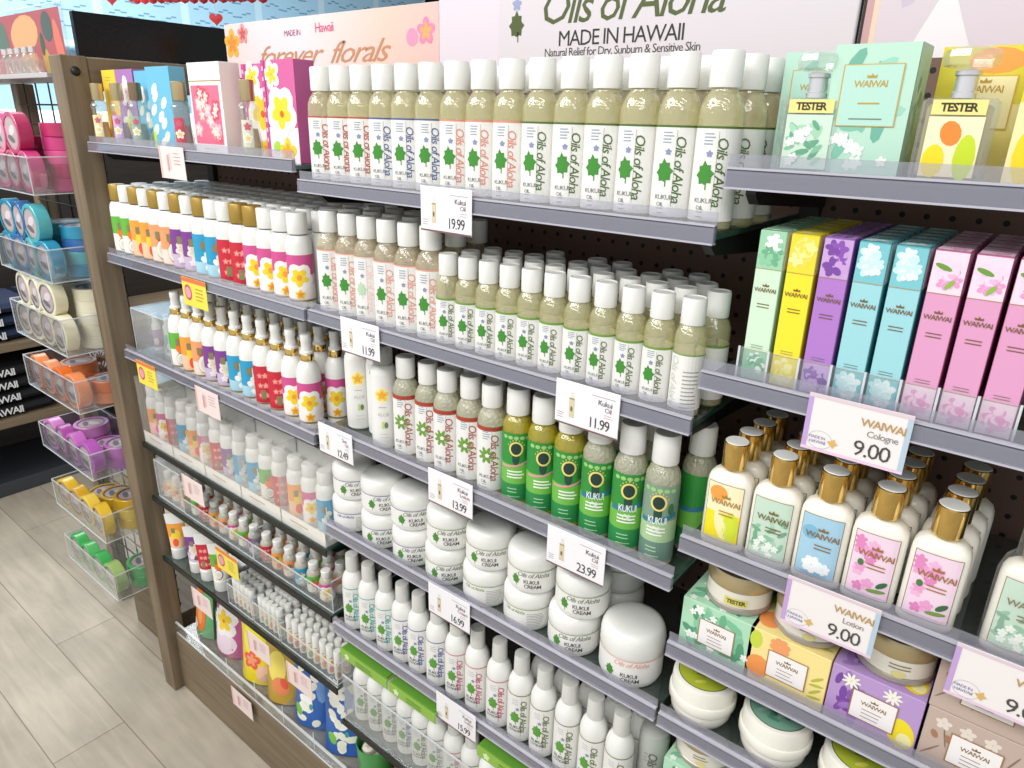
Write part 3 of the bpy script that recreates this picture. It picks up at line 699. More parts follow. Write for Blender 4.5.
# gift packs
packs = [('pine','plumeria','hibiscus'),('ginger','pine','plumeria'),('hibiscus','gardenia','ginger'),('ginger','papaya','hibiscus'),('pine','plumeria','ginger')]
def gk(th):
    r = .0185
    m = MB(); m.lathe([(0,.001),(r*.9,0),(r,.003),(r,.094),(r*.9,.102),(r*.7,.106)],white,18); b = m.build('body')
    m = MB(); m.lathe([(r*.76,.1065),(r*.78,.107),(r*.78,.130),(r*.7,.132),(0,.132)],white,18); c = m.build('cap')
    m = MB(); p = Print(m,cyl(r)); art(p,th,r*1.5,.012,.078,.85)
    return [('body',b),('cap',c),('label',m.build('label'))]
for th in set(sum(packs,())): K['gift_'+th] = gk(th)
names5 = ['leftmost','second from left','middle','second from right','rightmost']
for i, pk in enumerate(packs):
    xa = -1.6625+i*.1418; xb = xa+.1395; z = tL4
    m = MB(); t = .0006; h = .168
    for a, b in (((xa,.006,z+.0005),(xb,.006+t,z+h)),((xa,.058,z+.0005),(xb,.058+t,z+h)),((xa,.0067,z+.0005),(xa+t,.0579,z+h)),((xb-t,.0067,z+.0005),(xb,.0579,z+h)),((xa,.006,z+h),(xb,.0586,z+h+t))): m.box(a,b,sleeve)
    sl = m.build('sleeve')
    m = MB(); m.box((xa+.001,.0072,z+.0005),(xb-.001,.057,z+.012),paper); m.box((xa+.001,.0072,z+.0125),(xb-.001,.0078,z+.030),M('f6f2ea')); m.box((xa+.001,.056,z+.0125),(xb-.001,.0566,z+.165),paper); p = Print(m,front(.0072,0,0),9); p.rect(xa+.03,z+.016,xa+.085,z+.0185,M('b49a6a'),1); p.rect(xa+.04,z+.011,xa+.07,z+.0122,M('c8b890'),1)
    thing('gift_pack','clear sleeved gift pack of three lotions, %s in the left bay row'%names5[i],'gift pack',(0,0,0),0,'sleeved lotion gift packs',[('sleeve',sl),('tray',m.build('tray'))])
    for j, th in enumerate(pk):
        place('gift_'+th,'lotion_bottle','bottle',xa+.024+j*.0455,.033,z+.0125,'white lotion bottle with %s label, %s inside the %s gift pack' % (look[th],['left','centre','right'][j],names5[i]),'lotions in the sleeved packs',.55)
for i in range(5):     # second row of packs behind: their sleeved bottles show only above the first
    for j in range(3):
        place('gift_'+packs[i][j],'lotion_bottle','bottle',-1.6625+i*.1418+.024+j*.0455,.095,tL4,'white lotion bottle standing behind the %s gift pack, %s one' % (names5[i],['left','centre','right'][j]),'lotions behind the sleeved packs',.55)
# sanitizers
def san(th):
    r = .0145
    m = MB(); m.lathe([(0,.001),(r*.9,0),(r,.002),(r,.044),(r*.85,.050),(r*.6,.053)],pm('sanitizer_gel','ded8c8',.1,trans=.4),16); b = m.build('body')
    m = MB(); m.lathe([(r*.68,.0535),(r*.7,.054),(r*.7,.067),(r*.6,.0685),(0,.0685)],white,16); c = m.build('cap')
    m = MB(); p = Print(m,cyl(r)); art(p,th,r*1.5,.006,.042,.6)
    return [('body',b),('cap',c),('label',m.build('label'))]
for th in fr: 
    if 'san_'+th not in K: K['san_'+th] = san(th)
sth = ['coconut','coconut','pine','papaya','hibiscus','pine','coconut','plumeria','papaya','gardenia','hibiscus','pine','coconut','ginger','papaya','plumeria']
for i in range(16):
    x = -1.622+i*.0405+(.012 if i > 2 else 0)+(.006 if i > 9 else 0)
    for q in range(5 if i > 2 else 2):
        nm = ['front','second','third','fourth','fifth'][q]
        place('san_'+(sth[i] if q == 0 else sth[(i+q)%16]),'sanitizer_bottle','bottle',x,.030+.0345*q,tL5+.0025,'small white-capped sanitizer bottle, %s row, %s from the left in its row' % (nm,ORD[i]),'small sanitizer bottles',.8)
clearbox('acrylic_bin','tall frosted box of sanitizers at left end of their shelf',-1.645,-1.523,.012,.10,tL5,.102,frosted,True,cat='box')
clearbox('acrylic_bin','long clear bin of small sanitizer bottles, left one of the pair',-1.519,-1.2285,.011,.19,tL5,.072,acrylic,False,.04)
clearbox('acrylic_bin','long clear bin of small sanitizer bottles, right one of the pair',-1.2245,-.955,.011,.19,tL5,.072,acrylic,False,.04)
# tubes standing on their caps
def tube_kit(th):
    m = MB(); m.lathe([(0,0),(.0185,0),(.0195,.002),(.0195,.028),(.017,.030)],white,24); cap = m.build('cap')
    m = MB(); vs = []; fs = []; n = 20; K_ = 9
    for k in range(K_+1):
        t = k/K_; a = .0185+.006*t; b = .0185*(1-t)+.0008*t; z = .0303+.095*t
        for i in range(n): vs.append((a*cos(2*PI*i/n), b*sin(2*PI*i/n), z))
    for k in range(K_):
        for i in range(n): j = (i+1)%n; fs.append((k*n+i,k*n+j,k*n+n+j,k*n+n+i))
    fs.append(tuple(range(n-1,-1,-1))); fs.append(tuple(range(K_*n,K_*n+n)))
    m.add(vs,fs,white,True); body = m.build('body')
    def mp(x,y,off):
        t = (y-.0303)/.095; a = .0185+.006*t; b = .0185*(1-t)+.0008*t; ph = x/.0205
        ph = max(-1.5,min(1.5,ph)); return ((a+.0004+off)*sin(ph), -(b+.0004+off)*cos(ph), y)
    m = MB(); p = Print(m,mp,.003); art(p,th,.0255,.034,.098,.95)
    return [('body',body),('cap',cap),('label',m.build('label'))]
for i, (x, th, d) in enumerate(((-1.632,'pine','orange pineapple, leftmost of the four'),(-1.540,'gardenia','purple flower, second from left'),(-1.488,'hibiscus','red flower, third from left'),(-1.425,'papaya','green and yellow, right of the red one'))):
    thing('lotion_tube','white squeeze tube standing on its cap, '+d,'tube',(x,.032,tL6),.85,'squeeze tubes on their caps',tube_kit(th))
# lip balms
def balm(c1, c2):
    r = .0082
    m = MB(); m.lathe([(0,0),(r,0),(r,.045)],white,12); b = m.build('tube')
    m = MB(); m.lathe([(r*.97,.0453),(r*.99,.046),(r*.99,.066),(r*.9,.068),(0,.068)],white,12); c = m.build('cap')
    m = MB(); p = Print(m,cyl(r)); p.rect(-.015,.003,.015,.044,M('f2ece0'),0); p.ell(0,.013,.005,.008,M(c1),1); p.ell(.001,.028,.0045,.007,M(c2),1); p.lines(-.004,.004,.040,1,.003,.0015,M('6a6a60'),1)
    return [('tube',b),('cap',c),('label',m.build('label'))]
BK = [balm('e88a3a','f0c050'),balm('d8483a','f0b060'),balm('8aa84a','f0d070'),balm('c08a60','e8cdb0')]
def bin_of_balms(x0,x1,nx,ny,desc,kinds,h,dz):
    clearbox('acrylic_bin','clear acrylic bin of lip balms, '+desc,x0,x1,.010,.011+.022*ny+.01,tL6,h,acrylic,False,h*.9)
    for a in range(nx):
        for b in range(ny):
            place(None,'lip_balm','lip balm',x0+.014+a*(x1-x0-.028)/(nx-1)+rnd.uniform(-.001,.001),.024+.022*b,tL6+.0025,'white lip balm stick in the %s bin, row %s back, %s from left' % (desc.split()[0],['one','two','three','four','five','six'][b],ORD[a]),'lip balms in the %s bin'%desc.split()[0],kit=BK[kinds[(a*2+b)%len(kinds)]])
bin_of_balms(-1.360,-1.262,5,4,'left of the three',[3,3,0],.062,0)
bin_of_balms(-1.255,-1.157,5,4,'middle of the three',[3,0,2],.062,0)
bin_of_balms(-1.150,-.958,8,4,'right of the three',[0,2,1,0,3],.050,0)
# display board between bins
# pouches in the plinth bin
def pouch(th, w, h, bg, fg):
    """stand-up pouch: pillow bag with flat crimped top and gusset base"""
    m = MB(); n = 10; vs = []; fs = []; dmax = .020
    for side in (-1,1):
        for j in range(n+1):
            for i in range(n+1):
                u = i/n*2-1; t = j/n
                d = dmax*(1-abs(u)**3)*(1-t**2.2)+.0006
                ww = w*.5*(1-.06*sin(PI*t)); vs.append((u*ww, side*d, t*h))
    N_ = (n+1)**2
    for s in (0,1):
        for j in range(n):
            for i in range(n):
                a = s*N_+j*(n+1)+i; q = (a,a+1,a+n+2,a+n+1); fs.append(q if s == 0 else q[::-1])
    ed = [j*(n+1) for j in range(n+1)]; er = [j*(n+1)+n for j in range(n+1)]
    for e, fl in ((ed,1),(er,0)):
        for a, b in zip(e,e[1:]): q = (a,b,b+N_,a+N_); fs.append(q[::-1] if fl == 0 else q)
    fs.append(tuple([n*(n+1)+i for i in range(n+1)]+[N_+n*(n+1)+i for i in range(n,-1,-1)]))
    fs.append(tuple([N_+i for i in range(n+1)]+[i for i in range(n,-1,-1)]))
    m.add(vs,fs,pm('pouch_'+bg,bg,.28,coat=.5,bump=.5,scale=30),True); bag = m.build('bag')
    def mp(x,y,off):
        t = max(0,min(1,y/h)); u = x/(w*.5*(1-.06*sin(PI*t))); u = max(-1,min(1,u))
        return (x, -(dmax*(1-abs(u)**3)*(1-t**2.2)+.0012+off), y)
    m = MB(); p = Print(m,mp,.006)
    if fg == 'papaya':
        p.ell(.0,h*.42,w*.3,h*.36,M('f07a34'),2,.15,18); p.ell(.004,h*.40,w*.14,h*.22,M('f6a860'),4,.15,14); p.ell(-w*.2,h*.15,w*.16,h*.08,M('f2ece0'),4,0,10); p.rect(-w*.3,h*.72,-w*.18,h*.9,M('f0efe6'),5)
    elif fg == 'plumeria':
        p.ell(0,h*.2,w*.40,h*.18,M('f0dce8'),1,0,18)
        p.flower(0,h*.52,w*.44,M('f8f2f0'),M('f6d42a'),3,5,.5,.46); p.ell(0,h*.52,w*.05,w*.05,M('e88a2a'),7)
    elif fg == 'mango':
        p.ell(0,h*.62,w*.32,h*.25,M('f4e83a'),2,0,16); p.flower(-.006,h*.32,w*.24,M('ef5a50'),M('f0a070'),4,5,.2,.4); p.ell(.028,h*.16,w*.2,h*.12,M('f6c8a8'),3,0,12)
    elif fg == 'pine':
        p.ell(-.01,h*.5,w*.26,h*.22,M('f3df6a'),2,0,16); p.ell(.0,h*.25,w*.24,h*.13,M('ea8f5a'),4,.4,12); p.ell(.01,h*.3,w*.1,h*.08,M('e85a44'),5,.4,10)
    else:
        for k in range(26):
            xx = rnd.uniform(-.3,.2)*w; zz = h*rnd.uniform(.06,.85)
            p.ell(xx,zz,w*.12,h*.045,M(['f6f4e6','eef0dc','fbfaf2'][k%3]),2+k*.15,rnd.uniform(0,3),8)
        p.ell(w*.3,h*.6,w*.16,h*.25,M('7ba8e6'),1,0,12); p.ell(-w*.28,h*.2,w*.1,h*.08,M('7cc04a'),7,.4,8); p.ell(w*.05,h*.28,w*.05,h*.04,M('4aa0a0'),7,0,8)
    return [('bag',bag),('printing',m.build('printing'))]
PK = [(-1.618,.062,-.10,'papaya','62b070',.105,.190,'green pouch with orange papaya art, leftmost in the plinth bin'),
      (-1.498,.062,.10,'plumeria','c85a92',.115,.190,'pink pouch with white and yellow plumeria in the plinth bin'),
      (-1.405,.110,.55,'plumeria','b04e92',.10,.185,'magenta pouch half hidden behind the plumeria pouch'),
      (-1.352,.056,.30,'mango','f2dc1c',.115,.200,'bright yellow pouch with pink flower in the plinth bin'),
      (-1.245,.058,.45,'pine','c9a53c',.105,.195,'golden pouch with yellow fruit beside the bright yellow pouch'),
      (-1.133,.060,.35,'blossom','2a64b4',.115,.205,'blue pouch with white blossoms, left one of the two'),
      (-1.085,.115,.5,'blossom','1f4f96',.10,.200,'dark blue pouch standing between the two blossom pouches'),
      (-1.012,.062,.55,'blossom','2460b8',.115,.200,'blue pouch with white blossoms beside the green pail')]
for x,y,rz,fg,bg,w,h,lab in PK:
    thing('bath_pouch',lab,'pouch',(x,y,tL7+.0035),0,None,pouch(fg,w*.92,h,bg,fg),rot=(-.10,0,rz))
def binplinth(m):
    x0,x1,y0,y1,z = -1.675,-.953,.008,.20,tL7
    m.box((x0,y0,z),(x1,y1,z+.003),acrylic); m.box((x0,y0,z+.003),(x1,y0+.003,z+.035),acrylic)
m = MB(); binplinth(m); b = m.build('bin')
kit = [('bin',b)]
m = MB(); m.box((-1.675,.0065,tL7+.033),(-.953,.0115,tL7+.0365),acrylicedge); m.box((-1.675,.0065,tL7),(-.953,.0078,tL7+.004),acrylicedge); kit.append(('edge_trim',m.build('edge_trim')))
for x in (-1.556,-1.425,-1.300,-1.185,-1.068):
    m = MB(); m.box((x,.0115,tL7+.003),(x+.002,.05,tL7+.055),acrylic); m.box((x-.0003,.0110,tL7+.003),(x+.0023,.0118,tL7+.055),acrylicedge); kit.append(('divider',m.build('divider')))
thing('acrylic_bin','long low clear bin with dividers on the plinth, full of pouches','bin',(0,0,0),kit=kit)

# perfumes and cartons on the top left shelf
def perfume_kit(juice, label, capm):
    q = 1.29
    Z = lambda P: [(a*q*1.08, b*q) for a, b in P]
    m = MB(); m.lathe(Z([(0,.001),(.010,0),(.0125,.003),(.0125,.02),(.010,.04),(.0105,.055),(.012,.062),(.009,.068),(.006,.070)]),glassclear,20); gb = m.build('glass')
    m = MB(); m.lathe(Z([(0,.004),(.009,.004),(.0105,.006),(.0105,.02),(.0082,.038),(0,.0385)]),pm('juice_'+juice,juice,.1,trans=.4),16); j = m.build('juice')
    m = MB(); m.lathe(Z([(.0080,.0702),(.0083,.071),(.0083,.094),(.0075,.095),(0,.095)]),capm,20); c = m.build('cap')
    m = MB(); p = Print(m,cyl(.0135*q)); p.rect(-.009,.020,.009,.062,M(label),0); p.flower(0,.034,.008,M('f4f0ea'),M('e8d070'),1); p.flower(.001,.052,.006,M('c8607a'),None,3)
    return [('glass',gb,[('juice',j)]),('cap',c),('label',m.build('label'))]
for x,y,j,l,c,d in ((-1.645,.024,'e8c050','e8d8a0',blushgold,'yellow juice, at the far left end'),(-1.560,.026,'e6d0e0','c8a8d0',blushgold,'violet printed label, second from left'),
                (-1.482,.026,'cfd8c8','9ab0a0',pm('bronze_cap','a08468',.25,metal=.8),'bronze cap beside the blue carton'),(-1.316,.026,'d8a0a0','c84a5a',blushgold,'red label before the white and red carton'),
                (-1.098,.026,'e8e8b0','d8d8c0',blushgold,'pale juice before the tall pink carton')):
    thing('perfume_bottle','slim glass perfume bottle with '+d,'perfume',(x,y,tL1),.7,'slim perfume bottles top left shelf',perfume_kit(j,l,c))
def carton(name,label,x,y,z,w,d,h,base,fdeco,rdeco=None,rz=0,tdeco=None,group=None,cat='box'):
    m = MB(); m.rbox((-w/2,0,0),(w/2,d,h),M(base),.0006); b = m.build('carton')
    m = MB(); p = Print(m,front(0,0,0),9); fdeco(p,w,h)
    if rdeco: rdeco(Print(m,right(w/2,0,0),9),d,h)
    if tdeco: tdeco(Print(m,top(h,0,0),9),w,d)
    return thing(name,label,cat,(x,y,z),rz,group,[('carton',b),('printing',m.build('printing'))])
def fr_rect(c): return lambda p,d,h: p.rect(.0008,.001,d-.0008,h-.001,M(c),1)
def f_yel(p,w,h): p.rect(-w/2,0,w/2,h,M('f4cf48'),1); p.ell(0,h*.3,w*.3,h*.18,M('ee6a3a'),2); p.lines(-w*.3,w*.2,h*.9,2,.005,.001,M('b08a30'),2)
def f_pur(p,w,h): p.rect(-w/2,0,w/2,h,M('a878b4'),1); p.flower(0,h*.72,w*.4,M('efe6ea'),None,2); p.flower(0,h*.3,w*.4,M('f2ece0'),M('d8e070'),2)
def f_blu(p,w,h):
    p.rect(-w/2,0,w/2,h,M('6ab8d8'),1)
    for k in range(9): p.ell((-.1+.25*sin(k*2.3))*w,h*(.1+.08*k),w*.16,h*.055,M(['f6f2ea','eae6d0'][k%2]),2+k*.2,.7,8)
    p.rect(w*.0-w*.5,0,-w*.38,h*.25,M('b8d84a'),3)
def f_whi(p,w,h):
    p.rect(-w/2,0,w/2,h,M('f5f2ef'),1); p.rect(-w*.46,h*.13,w*.42,h*.76,M('e0708c'),2)
    for k in range(16):
        p.flower(rnd.uniform(-.36,.32)*w,h*rnd.uniform(.2,.68),w*.13,M(['f4b4c0','e8485a','f28a8a'][k%3]),M('f8d8d0'),3+k*.1,5,rnd.random())
    p.rect(-w/2,h*.80,w/2,h*.812,gold,3); p.lines(-w*.2,w*.3,h*.075,1,.004,.001,M('c8a0a0'),3)
def f_pink(p,w,h):
    p.rect(-w/2,0,w/2,h,M('d0629a'),1); p.rect(-w/2,0,w/2,h*.35,M('f4e8ec'),1.5)
    p.flower(-w*.2,h*.86,w*.26,M('f6f0ee'),M('f4cf26'),3,5,.6,.4)
    p.flower(w*.03,h*.50,w*.46,M('f8f2ee'),M('f6d42a'),5,5,.9,.5); p.ell(w*.05,h*.48,w*.06,w*.06,M('e8642c'),9)
    p.flower(w*.15,h*.1,w*.26,M('f4cf26'),M('f0a030'),5); p.ell(-w*.2,h*.16,w*.12,h*.05,M('a8d84a'),5,.5); p.rect(-w/2,0,-w*.40,h,M('c84a8a'),9); p.lines(-w*.48,-w*.43,h*.9,8,h*.1,h*.04,M('f0c0d8'),10)
HB = .149
carton('fragrance_box','yellow fragrance box with orange fruit art, far left on top shelf',-1.6335,.047,tL1,.060,.035,HB,'f4cf48',f_yel,fr_rect('f0c040'),0)
carton('fragrance_box','purple fragrance box between the yellow and the blue boxes',-1.565,.047,tL1,.073,.035,HB,'a878b4',f_pur,fr_rect('9a68a8'),0)
carton('fragrance_box','blue fragrance box, narrow and half hidden behind bronze-capped perfume',-1.487,.049,tL1,.078,.036,HB-.004,'6ab8d8',f_blu,fr_rect('58a8c8'),0)
carton('fragrance_box','blue fragrance box with white ginger flowers, in front',-1.394,.030,tL1,.088,.030,HB,'6ab8d8',f_blu,fr_rect('72b4cc'),0)
carton('fragrance_box','white fragrance box with red blossom panel and gold line',-1.232,.030,tL1,.103,.037,HB+.003,'f3efec',f_whi,fr_rect('ece2dc'),0)
carton('fragrance_box','pink plumeria fragrance box half hidden behind the pale perfume bottle',-1.118,.062,tL1,.094,.035,HB,'c85a92',f_pink,fr_rect('b84a80'),0)
carton('fragrance_box','large pink plumeria fragrance box at right end of top left shelf',-1.016,.030,tL1,.084,.037,HB+.001,'c85a92',f_pink,fr_rect('b85890'),0)

# ================================================================== RIGHT BAY
def wai(p, cx, cy, s, c='8a6a2a', L=6, sub=True):
    p.text('WAIWAI',cx,cy,s,M(c),L,bold=.01); p.star(cx,cy+s*.75,[(-s*.5,-s*.12),(-s*.55,s*.22),(-s*.2,s*.05),(0,s*.4),(s*.2,s*.05),(s*.55,s*.22),(s*.5,-s*.12)],M(c),L)
def patt(p, x0,y0,x1,y1, cols, k, n, L=2, kind='flower'):
    """scattered floral pattern clipped by staying inside the rectangle"""
    for i in range(n):
        s = k*rnd.uniform(.7,1.1); s = min(s,(x1-x0)*.49,(y1-y0)*.49); x = rnd.uniform(x0+s,x1-s); y = rnd.uniform(y0+s,y1-s); c = M(cols[i%len(cols)])
        if kind == 'leaf': p.ell(x,y,s,s*.4,c,L+i*.053,rnd.uniform(0,3),8)
        else: p.flower(x,y,s,c,None,L+i*.053,5,rnd.random()*2,.36)
# perfume testers
def square_perfume(base, juice, cols, ed):
    m = MB(); w, d, h = .054,.026,.070
    m.rbox((-w/2,-d/2,0),(w/2,d/2,h),glassclear,.003); gb = m.build('glass')
    m = MB(); m.rbox((-w/2+.004,-d/2+.004,.010),(w/2-.004,d/2-.004,h*.93),pm('juicebox_'+juice,juice,.1,trans=.55),.002); jc = m.build('juice')
    m = MB(); m.lathe([(.009,h),(.009,h+.004),(.008,h+.005),(.008,h+.016),(.0095,h+.017),(.0095,h+.020),(.006,h+.021)],chrome,20); nk = m.build('collar')
    m = MB(); m.lathe([(.0125,h+.0215),(.019,h+.024),(.0205,h+.030),(.019,h+.035),(.012,h+.037),(0,h+.0365)],glassclear,8,smooth=False); cp = m.build('stopper')
    m = MB(); p = Print(m,front(-d/2,0,0),9)
    p.rect(-w*.36,.010,w*.36,h*.80,M(base),1)
    if ed: patt(p,-w*.35,.011,w*.35,h*.78,cols,.007,22,2,'leaf'); patt(p,-w*.35,.011,w*.1,h*.7,['f4f6ee'],.004,10,4)
    else: p.ell(-w*.2,.022,w*.15,.013,M('f4dc20'),2,0,14); p.ell(w*.2,.025,w*.14,.018,M('c8dc2a'),2,0,14); p.ell(-.002,h*.62,w*.14,h*.14,M('f08a34'),2,.3,12)
    p.rect(-.019,h*.82,.019,h*.98,M('f0e08a'),5); p.text('TESTER',0,h*.895,.0088,M('3a3420'),7,bold=.03)
    return [('glass',gb,[('juice',jc)]),('collar',nk),('stopper',cp),('label',m.build('label'))]
thing('perfume_bottle','square glass perfume tester with mint leaf label on top right shelf','perfume',(-.213,.040,tR1),.10,None,square_perfume('cfe6d2','b8c8a8',['8cc0a0','a8d4b4','6aa888'],True))
thing('perfume_bottle','square glass perfume tester with yellow fruit label on top right shelf','perfume',(-.0985,.040,tR1),.06,None,square_perfume('f6ecc0','e8d8a0',['f4dc20'],False))
def f_mint(p,w,h,rx=0):
    p.rect(-w/2,0,w/2,h,M('b8dcc8'),1)
    patt(p,-w/2,0,w/2,h,['7fc0a8','98d0ba','6fb09a'],.013,20,2,'leaf'); patt(p,-w/2,0,w/2,h*.45,['f2f6ee','e6f0e6'],.006,9,4)
    p.rect(-w*.36,h*.42,w*.36,h*.86,M('c9a24a'),7); p.rect(-w*.345,h*.427,w*.345,h*.853,M('b4dccc'),8)
    wai(p,0,h*.72,.0075,'c09a3a',10); p.lines(-w*.12,w*.14,h*.58,1,.004,.0012,M('c09a3a'),10,0); p.lines(-w*.2,w*.2,h*.47,1,.004,.001,M('6a8a7a'),10,0)
def f_fruit(p,w,h):
    p.rect(-w/2,0,w/2,h,M('f4e6a8'),1); p.rect(-w/2,h*.6,w/2,h,M('dccf3a'),1.5); p.ell(w*.1,h*.9,w*.3,h*.09,M('f2a04a'),3); p.ell(-w*.25,h*.25,w*.2,h*.22,M('f2d820'),2,0,14); p.ell(w*.25,h*.3,w*.2,h*.2,M('f6e68a'),2,0,14)
    p.rect(-w*.28,h*.42,w*.36,h*.80,M('d8b050'),7); p.rect(-w*.265,h*.43,w*.345,h*.79,M('f4eab8'),8); wai(p,.03*w,h*.7,.008,'c09a3a',10)
carton('fragrance_box','mint leaf-patterned fragrance box standing behind the mint perfume tester',-.232,.092,tR1,.062,.05,.113,'a8d4bc',f_mint,lambda p,d,h: p.rect(0,0,d,h,M('8fc0a8'),1))
def r_mint(p,d,h): p.rect(0,0,d,h,M('a8ccb8'),1); patt(p,.002,.002,d-.002,h*.8,['8ab49a','c8dcc8','7aa088'],.008,20,2,'leaf')
carton('fragrance_box','mint leaf-patterned fragrance box with gold framed panel, in front row',-.1665,.030,tR1,.066,.045,.112,'a8d4bc',f_mint,r_mint)
carton('fragrance_box','yellow and green fruit-patterned fragrance box behind the yellow perfume tester',-.093,.085,tR1,.068,.05,.112,'f0dc70',f_fruit,fr_rect('e8d468'))
carton('fragrance_box','yellow fruit-patterned fragrance box at the right edge of top shelf',-.026,.035,tR1,.066,.045,.112,'f0dc70',f_fruit,fr_rect('e8d468'))
carton('fragrance_box','yellow fruit-patterned fragrance box at the right edge, behind another',-.022,.085,tR1,.066,.045,.112,'f0dc70',f_fruit,fr_rect('e8d468'))
# cologne boxes
def cologne(base, pal, c2, side):
    w, d, h = .0255,.0225,.149
    m = MB(); m.rbox((-w/2,0,0),(w/2,d,h),M(side),.0008); b = m.build('carton')
    m = MB(); p = Print(m,front(0,0,0),9)
    p.rect(-w/2+.0005,.001,w/2-.0005,h-.001,M(base),1)
    for a0,a1 in ((.001,.030),(.113,h-.001)):
        p.rect(-w/2+.0005,a0,w/2-.0005,a1,M(c2),2); patt(p,-w/2+.0006,a0,w/2-.0006,a1,pal,.0085,9,3)
        if base == 'dd9cc2' and a0 > .1: p.ell(-.004,.135,.007,.0022,M('6a9a3a'),6,-.35,10); p.ell(.003,.121,.005,.002,M('8ab84a'),6,.9,10)
    for z in (.0305,.1125): p.rect(-w/2+.0005,z,w/2-.0005,z+.0006,gold,5)
    wai(p,0,.092,.0060,'7a5a2a',6); p.lines(-.006,.006,.078,2,.003,.0008,M('7a5a2a'),6,0); p.lines(-.006,.006,.036,2,.0024,.0005,M('7a7a60'),6,0)
    q = Print(m,top(h,0,0),9); q.rect(-w/2+.0008,.0008,w/2-.0008,d-.0008,M(c2),1); patt(q,-w/2+.001,.001,w/2-.001,d-.001,pal,.006,4,2)
    q = Print(m,right(w/2,0,0),9); q.rect(.0008,.001,d-.0008,.030,M(pal[0]),1); q.rect(.0008,.113,d-.0008,h-.001,M(pal[0]),1)
    return [('carton',b),('printing',m.build('printing'))]
CK = {'mint':cologne('cfe8cc',['f0f4ea','8fc8a0','6fb088'],'9ccfac','a8d0b0'),'yellow':cologne('f4e030',['f8f0a0','f2d850','f4ec90'],'ecd838','d8c02a'),
      'purple':cologne('b07ac8',['8a52b0','c8a0d8','7a48a0'],'c8a4d8','9560b0'),'aqua':cologne('9cd4da',['f2f6f2','e0f0f0','c8e8ea'],'7ac4cc','5aa8b4'),'pink':cologne('dd9cc2',['f0b8d8','e89ac8','f6d4e6'],'f4d8e6','b8608c')}
cols = ['mint','yellow','purple','aqua','aqua','pink','pink','pink']; cnt = {}
for i, c in enumerate(cols):
    x = -.2245+i*.0295; j = cnt[c] = cnt.get(c,-1)+1
    lab = 'slim %s cologne box in the front row' % c + ('' if cols.count(c) == 1 else ', %s one from left' % ORD[j])
    thing('cologne_box',lab,'box',(x,.018,tR2+.0045),0,'slim cologne boxes',CK[c])
    for q in (1,2,3,4,5): thing('cologne_box','slim %s cologne box, row %s back, %s column from the left' % (c,['','one','two','three','four','five'][q],ORD[i]),'box',(x,.018+.0255*q,tR2+.0045),0,'slim cologne boxes',CK[c])
m = MB(); x0, x1 = -.2402,-.0032; z = tR2
m.box((x0,.012,z),(x1,.18,z+.003),acrylic); m.box((x0,.012,z+.003),(x1,.0145,z+.038),acrylic); b = m.build('bin'); kit = [('bin',b)]
for i in range(9):
    m = MB(); x = x0+.0003+i*.0295; m.box((x,.0146,z+.003),(x+.0014,.178,z+.036),acrylic); m.box((x-.0003,.0105,z+.001),(x+.0017,.0117,z+.039),acrylicedge); kit.append(('divider',m.build('divider')))
thing('acrylic_bin','clear divided acrylic tray holding the slim cologne boxes','bin',(0,0,0),kit=kit)
m = MB(); m.lathe([(0,0),(.028,0),(.030,.003),(.030,.012),(.026,.016),(.024,.030),(.027,.034),(.027,.12),(.02,.125),(0,.126)],pm('tan_wrap','cdb48a',.5,var=.1),20)
o = thing('gift_bottle','tan wrapped bottle at the right edge beside the pink cologne boxes','bottle',(.045,.04,tR2),0,None,[('body',m.build('body'))])
